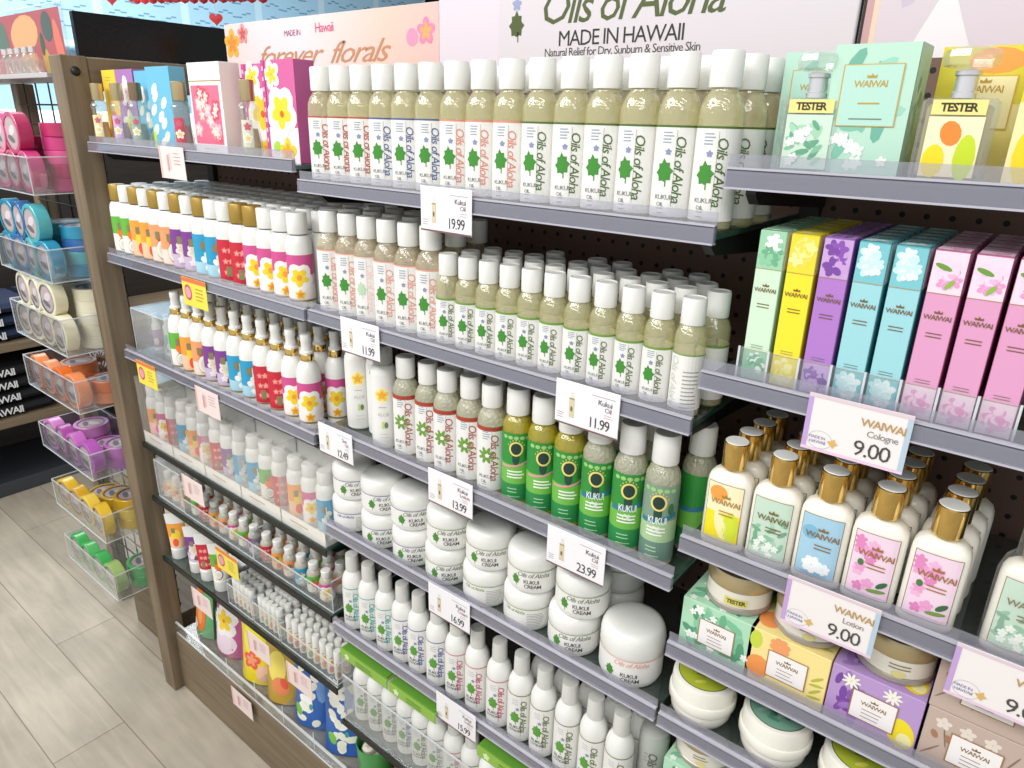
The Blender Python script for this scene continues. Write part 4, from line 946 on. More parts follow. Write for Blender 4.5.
# cream lotions with gold caps
def bath_lotion(base, cols, ink, kind):
    W, Dp, H = .0245,.0155,.098
    prof = [(0,0),(.88,0),(.97,.002),(1.0,.006),(1.0,.080),(.97,.088),(.88,.094),(.68,.0985),(.45,.1005),(.36,.101),(.36,.103)]; prof = [(a, b*.93) for a, b in prof]
    m = MB(); m.lathe([(r*1,z) for r,z in prof],cream,36,W,Dp,power=.62); b = m.build('body')
    m = MB(); m.lathe([(.0128,.0962),(.0132,.097),(.0132,.1255),(.0125,.1262)],gold,24); c = m.build('cap'); m = MB(); m.lathe([(.0124,.1263),(.0118,.1270),(0,.1270)],white,24); ct = m.build('cap_disc')
    def mp(x,y,off):
        # front face of the rounded-rectangle cross section
        t = min(1,abs(x)/W); k = (1-t**(2/.62))**(.31)
        return (x, -Dp*k-.0006-off, y)
    m = MB(); p = Print(m,mp,.004); w = .0195
    p.rect(-w,.010,w,.080,M('8a6a3a'),0); p.rect(-w+.0006,.0106,w-.0006,.0794,M(base),1)
    def clip(x,k): return max(-w+k,min(w-k,x))
    if kind == 'fruit':
        p.rect(-w+.0006,.0106,w-.0006,.045,M('f4e020'),2); p.ell(.010,.030,.0085,.018,M('d4e03a'),3,0,14); p.ell(-.007,.068,.010,.009,M('f6a04a'),3,0,14); p.ell(-.001,.03,.006,.018,M('f6ecb0'),3,.3,12)
    elif kind == 'mint':
        for i in range(18): p.ell(clip(rnd.uniform(-.02,.02),.006),rnd.uniform(.016,.06),.006,.0025,M(cols[i%len(cols)]),2+i*.05,rnd.uniform(0,3),8)
        for i in range(8): p.flower(clip(rnd.uniform(-.02,.02),.004),rnd.uniform(.015,.035),.004,M('eef4ea'),None,5)
    elif kind == 'blue':
        p.ell(-.010,.060,.008,.008,M('7cb8d4'),2,0,12); p.flower(-.003,.024,.010,M('f4f6f4'),None,3,7); p.flower(.008,.022,.007,M('eef2f2'),None,5,7); p.ell(0,.0135,.014,.002,M('5aa0c0'),4)
    else:
        for i in range(16): p.flower(clip(rnd.uniform(-.02,.006),.006),rnd.uniform(.017,.073),.0055,M(cols[i%len(cols)]),None,2+i*.05)
        p.ell(.008,.020,.009,.0022,M('7a9a4a'),5,.15,10); p.ell(.012,.028,.006,.0028,M('3c6a40'),6,.7,10); p.ell(-.010,.047,.003,.0038,M('4a7a44'),6,0,8)
    wai(p,.002,.058,.0092,ink,9); p.lines(-.004,.012,.047,2,.004,.0012,M(ink),9,0)
    return [('body',b),('cap',c,[('cap_disc',ct)]),('label',m.build('label'))]
BL = {'yellow':bath_lotion('f8ecc0',['f4e020'],'a8842a','fruit'),'mint':bath_lotion('c4dcc8',['8fbfa0','a8d0b4','7aa88a'],'7a6a3a','mint'),'blue':bath_lotion('a4cce0',['c0dce8'],'8a6a3a','blue'),'pink':bath_lotion('f0d4e4',['e8a0cc','f0b4d8','e088bc'],'a0702a','pink')}
cl = ['yellow','mint','blue','pink','pink']
for i, (x, c) in enumerate(zip((-.2330,-.1815,-.1315,-.0815,-.0300),cl)):
    thing('lotion_bottle','cream lotion bottle with gold cap and %s label, %s from left in front' % (c,ORD[i]),'bottle',(x,.029,tR3),.03,'gold-capped cream lotions',BL[c])
    for q in (1,2,3):
        thing('lotion_bottle','gold-capped cream lotion bottle, row %s back, behind front bottle %s from left' % (['','one','two','three'][q],ORD[i]),'bottle',(x+.002*q,.029+.035*q,tR3),.03,'gold-capped cream lotions',BL[c])
k5 = list(BL['mint']); m = MB(); m.lathe([(0,-.0005),(1.06,-.0005),(1.1,.01),(1.1,.080),(.95,.093),(.72,.100),(.72,.128),(.85,.150)],sleeve,28,.0245,.0175,power=.7)
wr = m.build('plastic_wrap')
thing('lotion_bottle','mint-labelled lotion bottle wrapped in clear plastic at the right edge','bottle',(.0400,.030,tR3+.0008),.03,None,k5+[('plastic_wrap',wr)])
# candle boxes and tins
def candle_box(base, kind):
    w, d, h = .0865,.080,.0685
    m = MB(); m.rbox((-w/2,0,0),(w/2,d,h),M(base),.0008); b = m.build('carton')
    m = MB(); p = Print(m,front(0,0,0),9); q = Print(m,top(h,0,0),9); s = Print(m,right(w/2,0,0),9)
    def deco(P,x0,y0,x1,y1,n=1):
        P.rect(x0+.0005,y0+.0005,x1-.0005,y1-.0005,M(base),1)
        if kind == 'mint': patt(P,x0,y0,x1,y1,['6ab088','8cc8a0','7cc09a','5a9c78'],.013,40,2,'leaf'); patt(P,x0,y0,x1,y1,['f2f6ee'],.006,10,4)
        elif kind == 'yellow':
            P.ell(x0+.014,y0+(y1-y0)*.3,.013,.015,M('f29a54'),2,0,14); P.ell(x0+.008,y1-.014,.007,.012,M('c8d84a'),2,0,12); P.flower(x0+.034,y1-.011,.011,M('f0a068'),None,3,8); 
            for i in range(4): P.ell(x1-.010,y0+.014+.008*i,.008,.0018,M('b8bc4a'),3,.5*(i%2)+.2,8)
        elif kind == 'purple':
            patt(P,x0,y0,x0+(x1-x0)*.45,y1,['8a5aa8','7a48a0','a078c0'],.011,12,2,'leaf'); P.ell(x1-.014,y0+(y1-y0)*.3,.0125,.018,M('f2dc2a'),3,.2,16); P.ell(x1-.010,y0+(y1-y0)*.22,.007,.008,M('f6efb0'),4,0,12)
            P.flower(x0+.02,y1-.012,.009,M('f2f0e0'),None,5,9,0,.16); P.flower(x1-.028,y1-.010,.009,M('f2f0e0'),None,5,9,0,.16)
        else:
            for i in range(9): P.ell(x0+.01+.009*i,y0+(y1-y0)*(.3+.4*((i*37)%10)/10),.012,.0009,M('8a7262'),2,.9+.3*((i*3)%4),8); 
            for i in range(3): P.flower(x0+.015+.02*i,y1-.013,.007,M('e4d8cc'),None,3)
            for i in range(3): P.ell(x0+.01+.012*i,y0+.04,.003,.005,M('a87a5a'),4,.4,8)
    deco(p,-w/2,0,w/2,h); deco(q,-w/2,0,w/2,d); deco(s,0,0,d,h)
    p.rect(-w*.235,h*.22,w*.265,h*.73,M('a07a4a'),8); p.rect(-w*.235+.0012,h*.22+.0012,w*.265-.0012,h*.73-.0012,M('f3eeec'),9)
    wai(p,.0015,h*.54,.0068,'8a6a3a',11); p.lines(-w*.1,w*.12,h*.43,3,.0045,.0009,M('9a8a80'),11,.2)
    return [('carton',b),('printing',m.build('printing'))]
CB = {'mint':candle_box('b0dcbc','mint'),'yellow':candle_box('f6e094','yellow'),'purple':candle_box('b898cc','purple'),'taupe':candle_box('c2ada0','taupe')}
for x, c in ((-.2185,'mint'),(-.1370,'yellow'),(-.0490,'purple')):
    thing('candle_box','%s printed candle box with white panel on the fourth right shelf'%c,'box',(x-.002,.008+.006,tR4),0,'printed candle boxes',CB[c])
    thing('candle_box','%s printed candle box standing behind the front %s one'%(c,c),'box',(x-.002,.102,tR4),0,'printed candle boxes',CB[c])
thing('candle_box','taupe printed candle box, lower of the stack of two','box',(.0380,.014,tR4),0,'printed candle boxes',CB['taupe'])
thing('candle_box','taupe printed candle box, upper of the stack of two','box',(.0368,.015,tR4+.069),0,'printed candle boxes',CB['taupe'])
thing('candle_box','taupe printed candle box at the bottom right edge of photo','box',(.1280,.014,tR4),0,'printed candle boxes',CB['taupe'])
def tin(test):
    R, H = .0375,.050
    m = MB(); m.lathe([(0,0),(R*.9,0),(R*.99,.004),(R*.99,.009),(R*.96,.010)],pm('tin_base','a8a098',.3,metal=.3),36); b = m.build('base')
    m = MB(); m.lathe([(R*.955,.0102),(R*.98,.011),(R*.98,H*.60)],pm('jar_glass_cream','e4dfd2',.2,coat=.6),36); g = m.build('glass')
    m = MB(); m.lathe([(R*.985,H*.60+.0002),(R,H*.62),(R,H*.96),(R*.97,H),(0,H)],pm('champagne_lid','c4b288',.32,metal=.55),36); l = m.build('lid')
    m = MB(); p = Print(m,cyl(R*.98))
    if test: p.rect(-.013,.013,.013,.023,M('d8d070'),0); p.text('TESTER',0,.018,.0072,M('4a4420'),2,bold=.03)
    else: p.lines(-.01,.01,.024,2,.004,.0014,M('8a7a5a'),1); p.ell(0,.014,.007,.004,M('d8d08a'),1)
    return [('base',b),('glass',g),('lid',l),('label',m.build('label'))]
for x, y, t, d in ((-.2130,.052,True,'with a yellow tester sticker on the mint box'),(-.1320,.052,False,'on top of the yellow box'),(-.0460,.055,False,'on top of the purple box')):
    thing('candle_jar','glass candle jar with champagne lid '+d,'jar',(x,y,tR4+.0688),.25,'candle jars on their boxes',tin(t))
# body cream jars with picture lids
def butter(kind):
    R = .0415
    m = MB(); m.lathe([(0,0),(R*.74,0),(R*.80,.002),(R*.90,.010),(R*.92,.020),(R*.90,.0235)],cream,40); b = m.build('body')
    m = MB(); m.lathe([(R*.97,.024),(R,.026),(R,.036),(R*.985,.038),(R*.955,.0385),(R*.94,.056),(R*.92,.0595),(R*.87,.061),(0,.061)],cream,40); l = m.build('lid')
    m = MB(); q = Print(m,top(.061,0,0),9)
    q.ell(0,0,.0330,.0330,M('3a3a2a'),1,0,36); q.ell(0,0,.0320,.0320,M('b8c43a' if kind == 'lime' else '7fb09a'),2,0,36)
    for i in range(16):
        a = rnd.random()*6.28; rr = rnd.uniform(.006,.021); q.ell(rr*cos(a),rr*sin(a),.008,.0028,M((['e0dc5a','8aa83a','a8b83a'] if kind == 'lime' else ['5a9a80','9ccab4','4a8070'])[i%3]),3+i*.05,rnd.uniform(0,3),8)
    wai(q,0,.0,.0095,'3a3418',8); q.lines(-.009,.010,-.009,1,.004,.0012,M('3a3418'),8,0)
    return [('body',b),('lid',l),('lid_label',m.build('lid_label'))]
BJ = {'lime':butter('lime'),'mint':butter('mint')}
for i, (x, k) in enumerate(((-.2350,'lime'),(-.1430,'mint'),(-.0500,'lime'),(.040,'mint'))):
    for lv in (0,):
        thing('cream_jar','wide cream jar with %s picture lid, %s from left on lowest right shelf' % (k,ORD[i]),'jar',(x,.0445,tR5),.2,'wide cream jars with picture lids',BJ[k])
thing('candle_jar','glass candle jar with champagne lid below the lowest right shelf','jar',(-.225,.055,.7535),.25,None,tin(False))
# boxes under lowest right shelf carry that jar
thing('candle_box','mint printed candle box under the lowest right shelf','box',(-.2185,.014,.684),0,'printed candle boxes',CB['mint'])
shelf(*PR, .673, 'glass shelf of right bay under the lowest mint candle box')

# ================================================================== PRICE TAGS
def tag_kit(price, kind, lines=('Kukui','Oil')):
    w, h = .088,.056
    base = {'oil':'f0edf0','wai':'ece6e4','pink':'f0dcd8','yellow':'f2df50'}[kind]
    m = MB(); m.rbox((-w/2,-.0012,-h),(w/2,0,0),M(base),.0003); c = m.build('card')
    m = MB(); p = Print(m,front(-.0012,0,0),9)
    if kind == 'oil':
        p.rect(-w/2,-h,w/2,-h+.0022,M('7a5a58'),1)
        p.rect(-w*.27,-h+.011,-w*.19,-h+.036,M('d8c8a8'),2); p.rect(-w*.255,-h+.036,-w*.205,-h+.044,M('e4e0dc'),2); p.rect(-w*.27,-h+.034,-w*.19,-h+.036,M('9aa048'),3); p.ell(-w*.23,-h+.022,.0016,.0035,M('6a7048'),3)
        p.text(lines[0],w*.29,-.016,.0095,M('56505a'),3); p.text(lines[1],w*.34,-.0235,.0085,M('8a6a6a'),3); p.lines(w*.08,w*.44,-.009,1,.003,.0008,M('a8a0a8'),2,0); p.lines(w*.28,w*.42,-.030,2,.003,.0008,M('c0a8a8'),2)
        p.text(price,w*.21,-h+.0125,.0190,M('3c3a3c'),3,sx=.82); p.lines(-w*.46,-w*.34,-h+.014,3,.003,.0009,M('a8a8a8'),2)
    elif kind == 'wai':
        p.rect(-w/2,-h,-w/2+.0045,0,M('c0a0d4'),1); p.rect(w/2-.0045,-h,w/2,0,M('b4c8d8'),1); p.rect(-w/2,-.0035,w/2,0,M('dcc8d0'),1.5); p.rect(-w/2,-h,w/2,-h+.003,M('e4c8dc'),1.5)
        p.text('WAIWAI',w*.25,-.0165,.0105,M('b8955a'),3,bold=.015); p.text(lines[0],w*.26,-.0265,.0088,M('8a8682'),3); p.text(price,w*.19,-h+.0135,.0215,M('4a4644'),3)
        p.text('MADE IN',-w*.35,-h+.014,.0042,M('7a78a8'),3); p.text('HAWAII',-w*.34,-h+.0095,.0046,M('7a78a8'),3); p.ring(-w*.32,-h+.012,.011,.009,.0004,M('b8b4c8'),2); p.star(-w*.19,-h+.0115,[(.005,0),(.002,.0018),(.0015,.005),(-.0015,.002),(-.005,.001),(-.002,-.002),(.001,-.005),(.002,-.002)],M('d8b060'),3)
    elif kind == 'pink':
        p.rect(-w/2,-h,-w/2+.006,0,M('e8c0b4'),1); p.rect(-w*.2,-h*.75,-w*.12,-h*.25,M('d8a098'),2); p.rect(-w*.11,-h*.7,-w*.05,-h*.2,M('e8c8c8'),2); p.lines(w*.08,w*.38,-.012,4,.006,.0015,M('c0989a'),2)
    else:
        p.rect(-w/2,-h*.16,w/2,0,M('e8784a'),1); p.ell(-w*.26,-h*.52,w*.15,h*.28,M('c8486a'),2,0,16); p.ell(-w*.26,-h*.52,w*.12,h*.2,M('e8a0b4'),3,0,14); p.lines(w*.05,w*.38,-h*.35,4,.007,.002,M('a89838'),2)
    return [('card',c),('printing',m.build('printing'))]
def tag(x, ztop, price, kind, where, lines=('Kukui','Oil'), w=1):
    what = {'oil':'white price tag reading %s'%price,'wai':'lilac-edged price tag reading %s'%price,'pink':'pale pink price tag','yellow':'yellow and orange price tag'}[kind]
    o = thing('price_tag', what+' '+where, 'price tag', (x,-.0062,ztop), 0, 'shelf price tags', tag_kit(price,kind,lines))
tag(-.6275,1.446,'19.99','oil','on the top middle shelf edge')
tag(-.8085,1.240,'11.99','oil','on second middle shelf edge, left',('Kukui','Oil'))
tag(-.4025,1.240,'11.99','oil','on second middle shelf edge, right')
tag(-.8865,1.042,'12.49','oil','on third middle shelf edge, left end',('Sun','Oil'))
tag(-.6240,1.045,'13.99','oil','on the third middle shelf edge',('Kukui','Lotion'))
tag(-.4050,1.037,'23.99','oil','on the third middle shelf edge',('Kukui','Oil'))
tag(-.6285,.841,'16.99','oil','on the jar shelf edge',('Kukui','Cream'))
tag(-.6150,.630,'15.99','oil','below the white lotion bottles',('Kukui','Lotion'))
tag(-.1165,1.296,'9.00','wai','under the cologne boxes',('Cologne',))
tag(-.1050,1.099,'9.00','wai','under the gold-capped lotions',('Lotion',))
tag(.0455,1.098,'9.00','wai','cut off by the right edge of photo',('Cream',))
tag(-1.308,1.468,'','pink','under the perfumes, top left shelf')
tag(-1.292,1.2305,'','yellow','under the flip-cap lotions')
tag(-1.559,1.000,'','yellow','under the frosted tester box')
tag(-1.300,1.003,'','pink','under the gold-collared sprays')
tag(-1.422,.757,'','pink','hanging under the gift packs')
tag(-1.312,.612,'','yellow','hanging under the sanitizers')
tag(-1.466,.4285,'','pink','hanging under the squeeze tubes')
tag(-1.222,.4285,'','pink','hanging under the middle lip balm bin')
tag(-1.070,.4285,'','pink','hanging under the right lip balm bin')
o = tag(-1.335,.195,'','pink','hanging on the plinth front')

# cups at the bottom below the glass shelf
def pail(col, R, H):
    m = MB(); m.lathe([(0,0),(R*.8,0),(R*.84,.003),(R,H),(R*.95,H),(R*.8,.006),(0,.006)],pm('pail_'+col,col,.35,coat=.4),32); b = m.build('bucket')
    return [('bucket',b)]
thing('pail','green pail of white soaps on the plinth beside blue pouch','pail',(-.902,.052,tL7),0,None,pail('3f9a4c',.040,.115))
thing('pail','terracotta cup of white soaps on the plinth','pail',(-.800,.055,tL7),0,None,pail('a86a50',.038,.095))
thing('pail','grey cup at the end of plinth, right of the terracotta cup','pail',(-.705,.055,tL7),0,None,pail('6a6468',.038,.090))
for cx, h, nm in ((-.902,.108,'green pail'),(-.800,.088,'terracotta cup')):
    for i in range(3):
        a = 2.1*i+.4
        m = MB(); m.lathe([(0,0),(.011,0),(.0135,.003),(.0135,.012),(.011,.015),(0,.0155)],pm('soap','f0ebe0',.5),16); b = m.build('soap')
        m = MB(); q = Print(m,top(.0155,0,0),9); q.flower(0,0,.007,M('d8c8b0'),None,1)
        thing('soap','round cream soap in the %s, %s'%(nm,['right side','left side','front side'][i]),'soap',(cx+.017*cos(a),.053+.017*sin(a),tL7+h-.012),0,'soaps in the cups',[('bar',b),('printing',m.build('printing'))])
    m = MB(); m.lathe([(0,0),(.030,0),(.031,.086 if nm[0] == 'g' else .068),(0,.087 if nm[0] == 'g' else .069)],pm('filler','d8d0c0',.8),16)
    thing('paper_filler','pale paper filling inside the '+nm,'filler',(cx,.0535,tL7+.007),0,None,[('padding',m.build('padding'))])

# ================================================================== END-CAP GRID RACK WITH TRAYS
m = MB(); m.rbox((-2.06,.050,0),(-1.745,.30,.185),woodx,.002); b = m.build('base')
kit = [('base',b)]
m = MB(); m.rbox((-2.235,.060,.0),(-2.195,.10,1.585),wood,.002); kit.append(('post',m.build('post')))
m = MB()
for k in range(29):
    z = .22+.047*k; m.tube([(-2.194,.058,z),(-1.742,.058,z)],.002,black,6)
for k in range(6):
    x = -2.15+.078*k; m.tube([(x,.062,.2),(x,.062,1.585)],.002,black,6)
kit.append(('wire_grid',m.build('wire_grid')))
m = MB(); m.rbox((-2.50,-.02,1.588),(-1.765,.12,1.598),pm('pale_slab','b8b4b4',.4),.001); kit.append(('top_board',m.build('top_board')))
thing('grid_rack','wire grid rack with wooden post left of the shelving end frame','rack',(0,0,0),kit=kit)
# poster holder and clutter on its top
m = MB(); m.rbox((-2.35,.055,1.5985),(-1.83,.060,1.745),acrylic,.0005); hb = m.build('holder')
m = MB(); p = Print(m,front(.055,0,0),9); p.rect(-2.34,1.602,-1.84,1.735,M('a8545a'),1); p.ell(-2.06,1.69,.085,.04,M('d8a070'),2,.1,16); p.ell(-2.05,1.635,.05,.03,M('d08a50'),2.4,0,14)
p.ell(-2.2,1.68,.035,.045,M('5a7060'),3,0,12); p.ell(-1.92,1.70,.03,.032,M('4c5a54'),3.4,.3,12); p.ell(-1.95,1.63,.022,.026,M('b89850'),3.8,0,12); p.ell(-1.868,1.66,.02,.055,M('cc7060'),4.2,.2,12); p.ell(-1.96,1.665,.012,.025,M('3f5a40'),4.6)
thing('poster_holder','clear holder with a tropical fruit poster on top of grid rack','poster',(0,0,0),kit=[('holder',hb),('poster',m.build('poster'))])
for i in range(5):
    m = MB(); m.lathe([(0,0),(.014,0),(.017,.004),(.017,.03),(.009,.038),(.006,.045)],glassclear,16); b = m.build('glass'); m = MB(); m.lathe([(.0065,.0452),(.008,.046),(.008,.058),(0,.058)],chrome,14)
    thing('glass_charm','small clear glass bottle on rack top, %s from right'%ORD[i],'bottle',(-1.93-.042*i,.020,1.5985),.5,'small glass bottles on the rack top',[('glass',b),('cap',m.build('cap'))])

def roll_kit(col, dark):
    R, t = .0435,.0285
    a = pm('roll_'+col,col,.3,coat=.5,bump=.35,scale=45)
    m = MB(); m.lathe([(R*.80,0),(R*.975,0),(R,.0012),(R,t-.0012),(R*.975,t),(R*.80,t)],a,32,caps=False); b = m.build('band')
    m = MB(); m.lathe([(0,.0015),(R*.80,.0012),(R*.80,t-.0012),(0,t-.0015)],pm('rollcore_'+dark,dark,.4,var=.4,scale=90),24); c = m.build('core')
    m = MB(); q = Print(m,top(t-.0015,0,0),9); q.ell(0,0,R*.66,R*.70,M('b8a8a8'),1); q.ell(.004,.006,R*.4,R*.22,M('d8ccd0'),2,.4); q.ell(-.005,-.012,R*.42,R*.16,M('6a6870'),2,-.3)
    return [('band',b),('core',c,[('printing',m.build('printing'))])]
def tray(z0, zt, cols, names, dark, stacks, upright2=False, nstack=3, cname='', front_n=4, frontc=None):
    x0, x1, y0, y1 = -2.075,-1.762,-.090,.0545
    t = .002; h = zt-z0
    m = MB(); m.box((x0,y0,z0),(x1,y1,z0+t),acrylic); m.box((x0,y0,z0+t),(x1,y0+t,z0+h),acrylic); m.box((x0,y1-t,z0+t),(x1,y1,z0+h),acrylic); m.box((x0,y0+t,z0+t),(x0+t,y1-t,z0+h),acrylic); m.box((x1-t,y0+t,z0+t),(x1,y1-t,z0+h),acrylic); b = m.build('bin')
    m = MB(); e = .0013
    for a, bb in (((x0,y0-e,z0+h-e),(x1,y0,z0+h+e)),((x0,y1,z0+h-e),(x1,y1+e,z0+h+e)),((x0-e,y0,z0+h-e),(x0,y1,z0+h+e)),((x1,y0,z0+h-e),(x1+e,y1,z0+h+e)),((x0,y0-e,z0),(x1,y0,z0+e*1.5)),((x1,y0,z0),(x1+e,y1,z0+e*1.5)),((x1,y0-e,z0),(x1+e,y0,z0+h)),((x0-e,y0-e,z0),(x0,y0,z0+h))): m.box(a,bb,acrylicedge)
    ed = m.build('edge_trim')
    thing('acrylic_tray','clear tray of %s wrap rolls hung on the grid rack'%cname,'tray',(0,0,0),kit=[('bin',b),('edge_trim',ed)])
    kits = [roll_kit(c,dark) for c in cols]
    R = .0435
    for i in range(front_n):
        x = x1-.046-i*.0720; kk = kits[(i if frontc is None else frontc[i])%len(kits)]
        thing('wrap_roll','%s wrap roll standing upright in its tray, %s from right'%(cname,ORD[i]),'roll',(x,y0+.035,z0+.0025+R),0,cname+' wrap rolls',kk,rot=(PI/2,0,rnd.uniform(-.1,.1)))
        if upright2 and i > 0:
            thing('wrap_roll','%s wrap roll upright in the upper row of its tray, %s from right'%(cname,ORD[i]),'roll',(x+.036,y0+.035,z0+.0025+R+.078),0,cname+' wrap rolls',kk,rot=(PI/2,0,rnd.uniform(-.1,.1)))
    for i in range(3):
        n = stacks[i]
        for q in range(n):
            thing('wrap_roll','%s wrap roll lying flat in its tray, stack %s from right, layer %s'%(cname,ORD[i],['one','two','three','four','five'][q]),'roll',(x1-.047-i*.092+rnd.uniform(-.002,.002),y1-.0475,z0+.003+q*.0287),0,cname+' wrap rolls',kits[(i+q)%len(kits)])
tray(.843,.925,['f0925a','e8742c','f2a070'],None,'a87878',(2,1,2),cname='orange',frontc=[0,1,2,0])
tray(.664,.735,['b45cb8','c870c4','a850a0','d088c8'],None,'8a5a8a',(2,1,2),cname='violet')
tray(.483,.560,['e0b830','e8c84a','d4a828'],None,'7a6048',(3,2,1),cname='yellow')
tray(.305,.382,['3fae58','58b868','9cb870','2f8f8a'],None,'6a8a6a',(2,0,0),cname='green',frontc=[2,0,1,0])
tray(.987,1.075,['efe8cc','ece4c4','f2ecd6'],None,'6a7480',(5,5,4),True,cname='cream white')
tray(1.160,1.235,['2a90b4','58b8c0','3a70b0'],None,'8a9aa0',(4,4,2),True,cname='teal blue')
tray(1.352,1.43,['c83a7a','b82c60','d85a90'],None,'c890a0',(5,4,3),True,cname='magenta')

# ================================================================== BACKGROUND OF THE STORE
# clothing shelf with folded shirts
shx = -3.2
kit = []
for z in (.62,.31):
    m = MB(); m.rbox((-3.65,-.9,z),(shx,1.6,z+.035),woody,.003); kit.append(('board',m.build('board')))
m = MB(); m.rbox((-3.68,-.9,0),(-3.655,1.6,1.35),woodmat('dark_wood','2a2522','3a322c',1),.002); kit.append(('back_panel',m.build('back_panel')))
m = MB(); m.rbox((-3.65,-.9,0),(-3.25,1.6,.06),M('3a3f46'),.002); kit.append(('kick_board',m.build('kick_board')))
m = MB(); m.rbox((-3.65,1.601,0),(-3.2,1.63,1.35),wood,.003); kit.append(('side_panel',m.build('side_panel')))
m = MB(); m.rbox((-3.65,-.93,0),(-3.2,-.901,1.35),wood,.003); kit.append(('side_panel',m.build('side_panel')))
thing('clothing_shelf','dark open shelf of folded shirts in the left background','shelf',(0,0,0),kit=kit)
def shirt(w, col):
    m = MB(); n = 10
    prof = []
    vs=[];fs=[]
    for k in range(n):     # folded bundle: rounded roll profile swept along y
        a = 2*PI*k/n; vs.append((.17*math.copysign(abs(cos(a))**.5,cos(a)),0,.026+.025*math.copysign(abs(sin(a))**.7,sin(a))))
    m.add([(x,-w/2,z) for x,_,z in vs]+[(x,w/2,z) for x,_,z in vs],[(i,(i+1)%n,n+(i+1)%n,n+i) for i in range(n)]+[tuple(range(n-1,-1,-1)),tuple(range(n,2*n))],pm('cloth_'+col,col,.9,var=.2,scale=30,bump=.3),True)
    b = m.build('cloth'); m = MB(); mp = lambda x,y,off: (.172+off,x,.026+y); p = Print(m,mp,9); p.text('HAWAII',0,0,.040,M('e4e6ea'),3,bold=.02)
    return [('cloth',b),('printing',m.build('printing'))]
sk1 = shirt(.34,'16181c'); sk2 = shirt(.34,'1f2c48')
for si, y in enumerate((-.25,.12,.49)):
    for q in range(4):
        thing('folded_shirt','folded black shirt with white lettering, pile %s from left, layer %s'%(ORD[si],['one','two','three','four'][q]),'shirt',(-3.39,y,.345+.0005+q*.0535),0,'folded black shirts',sk1)
    for q in range(3):
        thing('folded_shirt','folded navy shirt with white lettering, upper board, pile %s from left, layer %s'%(ORD[si],['one','two','three'][q]),'shirt',(-3.39,y,.655+.0005+q*.0535),0,'folded navy shirts',sk2)
# pale wall cabinets with wave pattern, poster, red hearts
kit = []
m = MB(); m.rbox((-7.3,-2.4,2.02),(-7.0,6.3,3.2),pm('cabinet_pale_blue','d2eefc',.4),.01); kit.append(('body',m.build('body')))
for i in range(11):
    y = -2.3+.78*i
    m = MB(); p = Print(m,lambda x,yy,off: (-6.998+off*10,x,yy),9); p.rect(y+.03,2.08,y+.73,3.1,M('b4dcf2'),1)
    for k in range(7):
        for j in range(12): p.rect(y+.08+j*.05,2.2+.12*k+.025*sin(j*1.3),y+.13+j*.05,2.212+.12*k+.025*sin(j*1.3),M('6a9ab8'),2)
    kit.append(('wave_panel',m.build('wave_panel')))
thing('wall_cabinet','long pale blue lit cabinet with wave patterned panels in far background','cabinet',(0,0,0),kit=kit)
m = MB(); m.rbox((-6.4,-1.6,0),(-5.6,5.0,.95),pm('counter_cream','e9e2d6',.4),.01); b = m.build('body'); m = MB(); m.rbox((-6.45,-1.65,.95),(-5.55,5.05,1.0),M('f4f2ee'),.005)
thing('counter','long cream store counter in the far left background','counter',(0,0,0),kit=[('body',b),('worktop',m.build('worktop'))])
for i in range(9):
    y = -1.2+.62*i
    m = MB(); m.rbox((-5.95,-.2,0),(-5.65,.2,.52),pm('packet_%d'%(i%3),['f2ead8','f6f4ee','ecdfc8'][i%3],.5),.01); b = m.build('carton'); m = MB(); p = Print(m,lambda x,yy,off: (-5.648+off*5,x,yy),9); p.lines(-.15,.15,.4,5,.06,.012,M('b8a898'),1)
    o = thing('display_box','large pale carton on the far counter, %s from left'%ORD[i],'box',(0,y,1.0005),0,'pale cartons on the counter',[('carton',b),('printing',m.build('printing'))])
m = MB(); m.rbox((-6.9,.3,1.88+.35),(-6.88,1.1,2.50),M('e6f07a'),.004); b = m.build('panel'); m = MB(); p = Print(m,lambda x,yy,off: (-6.878+off*5,x,yy),9)
for k in range(10): p.ell(.4+.065*k,2.3+.1*(k%2),.03,.05,M(['f4f6c0','c8dc50'][k%2]),1,0,8)
thing('wall_poster','yellow green poster on the pale blue cabinet at the top','poster',(0,0,0),kit=[('panel',b),('printing',m.build('printing'))])
def heart_mesh(s):
    m = MB(); n = 28; pts = []
    for i in range(n):
        t = 2*PI*i/n; pts.append((s*.062*16*sin(t)**3/1.0, s*.062*(13*cos(t)-5*cos(2*t)-2*cos(3*t)-cos(4*t))))
    vs = [(0,-.006,0)]+[(x,-.003,z) for x,z in pts]+[(x,.003,z) for x,z in pts]+[(0,.006,0)]
    fs = []
    for i in range(n):
        j = (i+1)%n; fs += [(0,1+j,1+i),(1+i,1+j,1+n+j,1+n+i),(1+2*n,1+n+i,1+n+j)]
    m.add(vs,fs,pm('red_paper','cf2a34',.5)); return m.build('paper_heart')
hm = heart_mesh(.028)
HL = [(-3.28,.82,'red paper heart hanging at upper left, cut off by the top edge',1.955),(-3.16,1.2,'smaller red paper heart hanging above the black board',1.913)]
for x,y,l,z in HL:
    m = MB(); m.tube([(0,0,.03),(0,0,3.3-z if y >= .8 else 1.2)],.0012,M('c8c8c8'),5)
    thing('paper_heart',l,'heart decoration',(x,y,z),.9,None,[('heart',hm),('string',m.build('string'))])
m = MB()
for k in range(44):
    t = k/43; m.lathe([(0,-.02),(.016,-.012),(.022,0),(.016,.012),(0,.02)],pm('red_paper','cf2a34',.5),8,c=(-3.95+1.15*t,1.22,2.055-.075*t+.010*sin(k*2.2)))
for t in (.1,.9): m.tube([(-3.95+1.15*t,1.22,2.04),(-3.95+1.15*t,1.22,3.3)],.001,M('c8c8c8'),5)
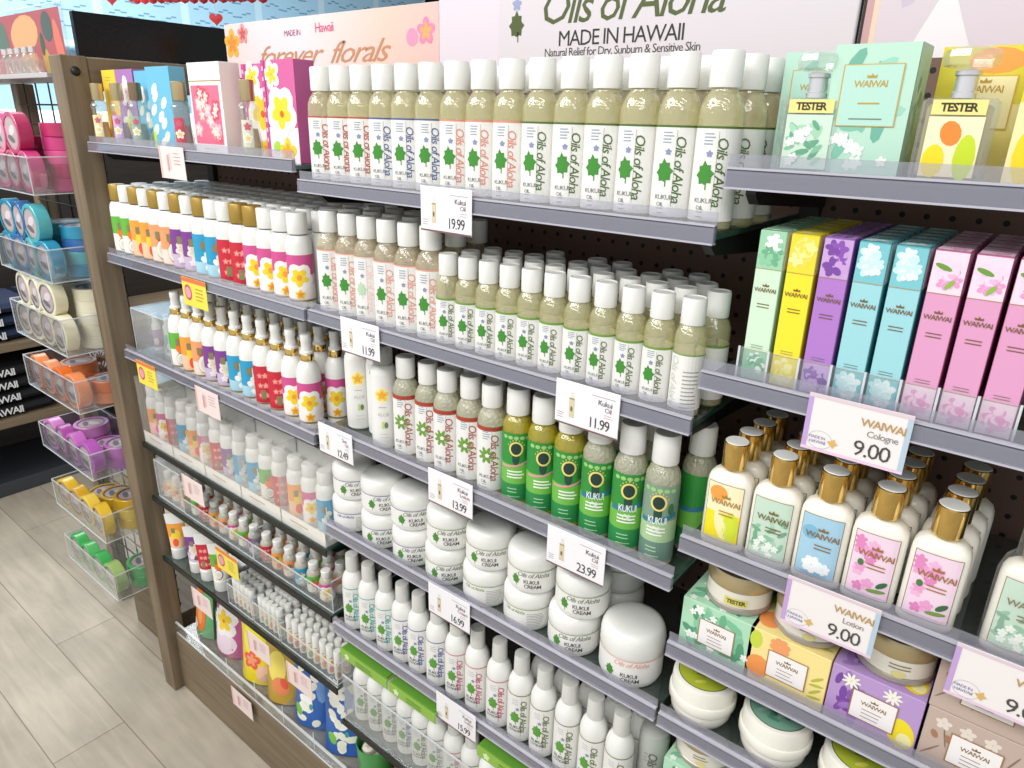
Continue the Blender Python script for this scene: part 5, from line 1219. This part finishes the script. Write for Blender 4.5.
o = link('tinsel_garland',m.build('garland')); o['label'] = 'red tinsel garland along the top of the picture'; o['category'] = 'garland'
# ceiling lights at the back
cy0 = 0
for i,(x,y) in enumerate(((-3.2,5.9),(-2.6,5.2),(-2.0,5.6),(-1.6,4.8),(-1.2,5.5),(-3.8,5.0),(-.8,5.0))):
    m = MB(); m.lathe([(.07,0),(.075,.01),(.075,.03)],M('2a2a2a'),20); b = m.build('housing'); m = MB(); m.lathe([(0,.0005),(.066,.0005)],pm('lamp_glow','fff6e6',.5,emit=8),20)
    thing('ceiling_light','round ceiling spotlight in the dark back area, %s of seven from left'%ORD[i],'light',(x,y,3.268),0,'round ceiling spotlights',[('housing',b),('lens',m.build('lens'))])

# ================================================================== LIGHT
W = bpy.data.worlds.new('World'); S.world = W; W.use_nodes = True
bg = W.node_tree.nodes['Background']; bg.inputs[0].default_value = (.96,.98,1,1); bg.inputs[1].default_value = .62
def area(loc, rot, sx, sy, power, col=(1,.985,.96)):
    l = bpy.data.lights.new('ceiling_or_fill_lamp','AREA'); l.shape = 'RECTANGLE'; l.size = sx; l.size_y = sy; l.energy = power; l.color = col
    o = bpy.data.objects.new('ceiling_or_fill_lamp',l); COL.objects.link(o); o.location = loc; o.rotation_euler = rot
area((-.6,-1.75,2.85),(math.radians(40),0,0),3.4,.6,46)
area((-2.4,-1.3,2.95),(math.radians(28),0,0),1.6,.5,26)
area((-4.5,1.5,3.0),(0,0,0),2.5,2.5,90,(.92,.97,1))
area((-4.2,2.0,2.9),(0,math.radians(62),0),2.0,5,110,(.85,.94,1))  # added fill, tilted to brighten the far wall cabinets; no real ceiling panel

# ================================================================== CAMERA
cam = bpy.data.cameras.new('camera'); cam.sensor_width = 36; cam.lens = 702.2/1024*36; cam.clip_start = .02
co = bpy.data.objects.new('camera',cam); COL.objects.link(co); S.camera = co
yaw, pit, rol = [math.radians(a) for a in (-38.2286,-20.494,1.4623)]
f = Vector((sin(yaw)*cos(pit),cos(yaw)*cos(pit),sin(pit))); r0 = f.cross(Vector((0,0,1))).normalized(); u0 = r0.cross(f)
r1 = cos(rol)*r0+sin(rol)*u0; u1 = -sin(rol)*r0+cos(rol)*u0
from mathutils import Matrix
mt = Matrix((r1,u1,-f)).transposed().to_4x4(); mt.translation = Vector((0,-.66,1.525)); co.matrix_world = mt
S.view_settings.view_transform = 'Standard'; S.view_settings.look = 'None'; S.view_settings.gamma = 1; S.view_settings.use_curve_mapping = False
S.view_settings.exposure = .2
S.cycles.transparent_max_bounces = 32
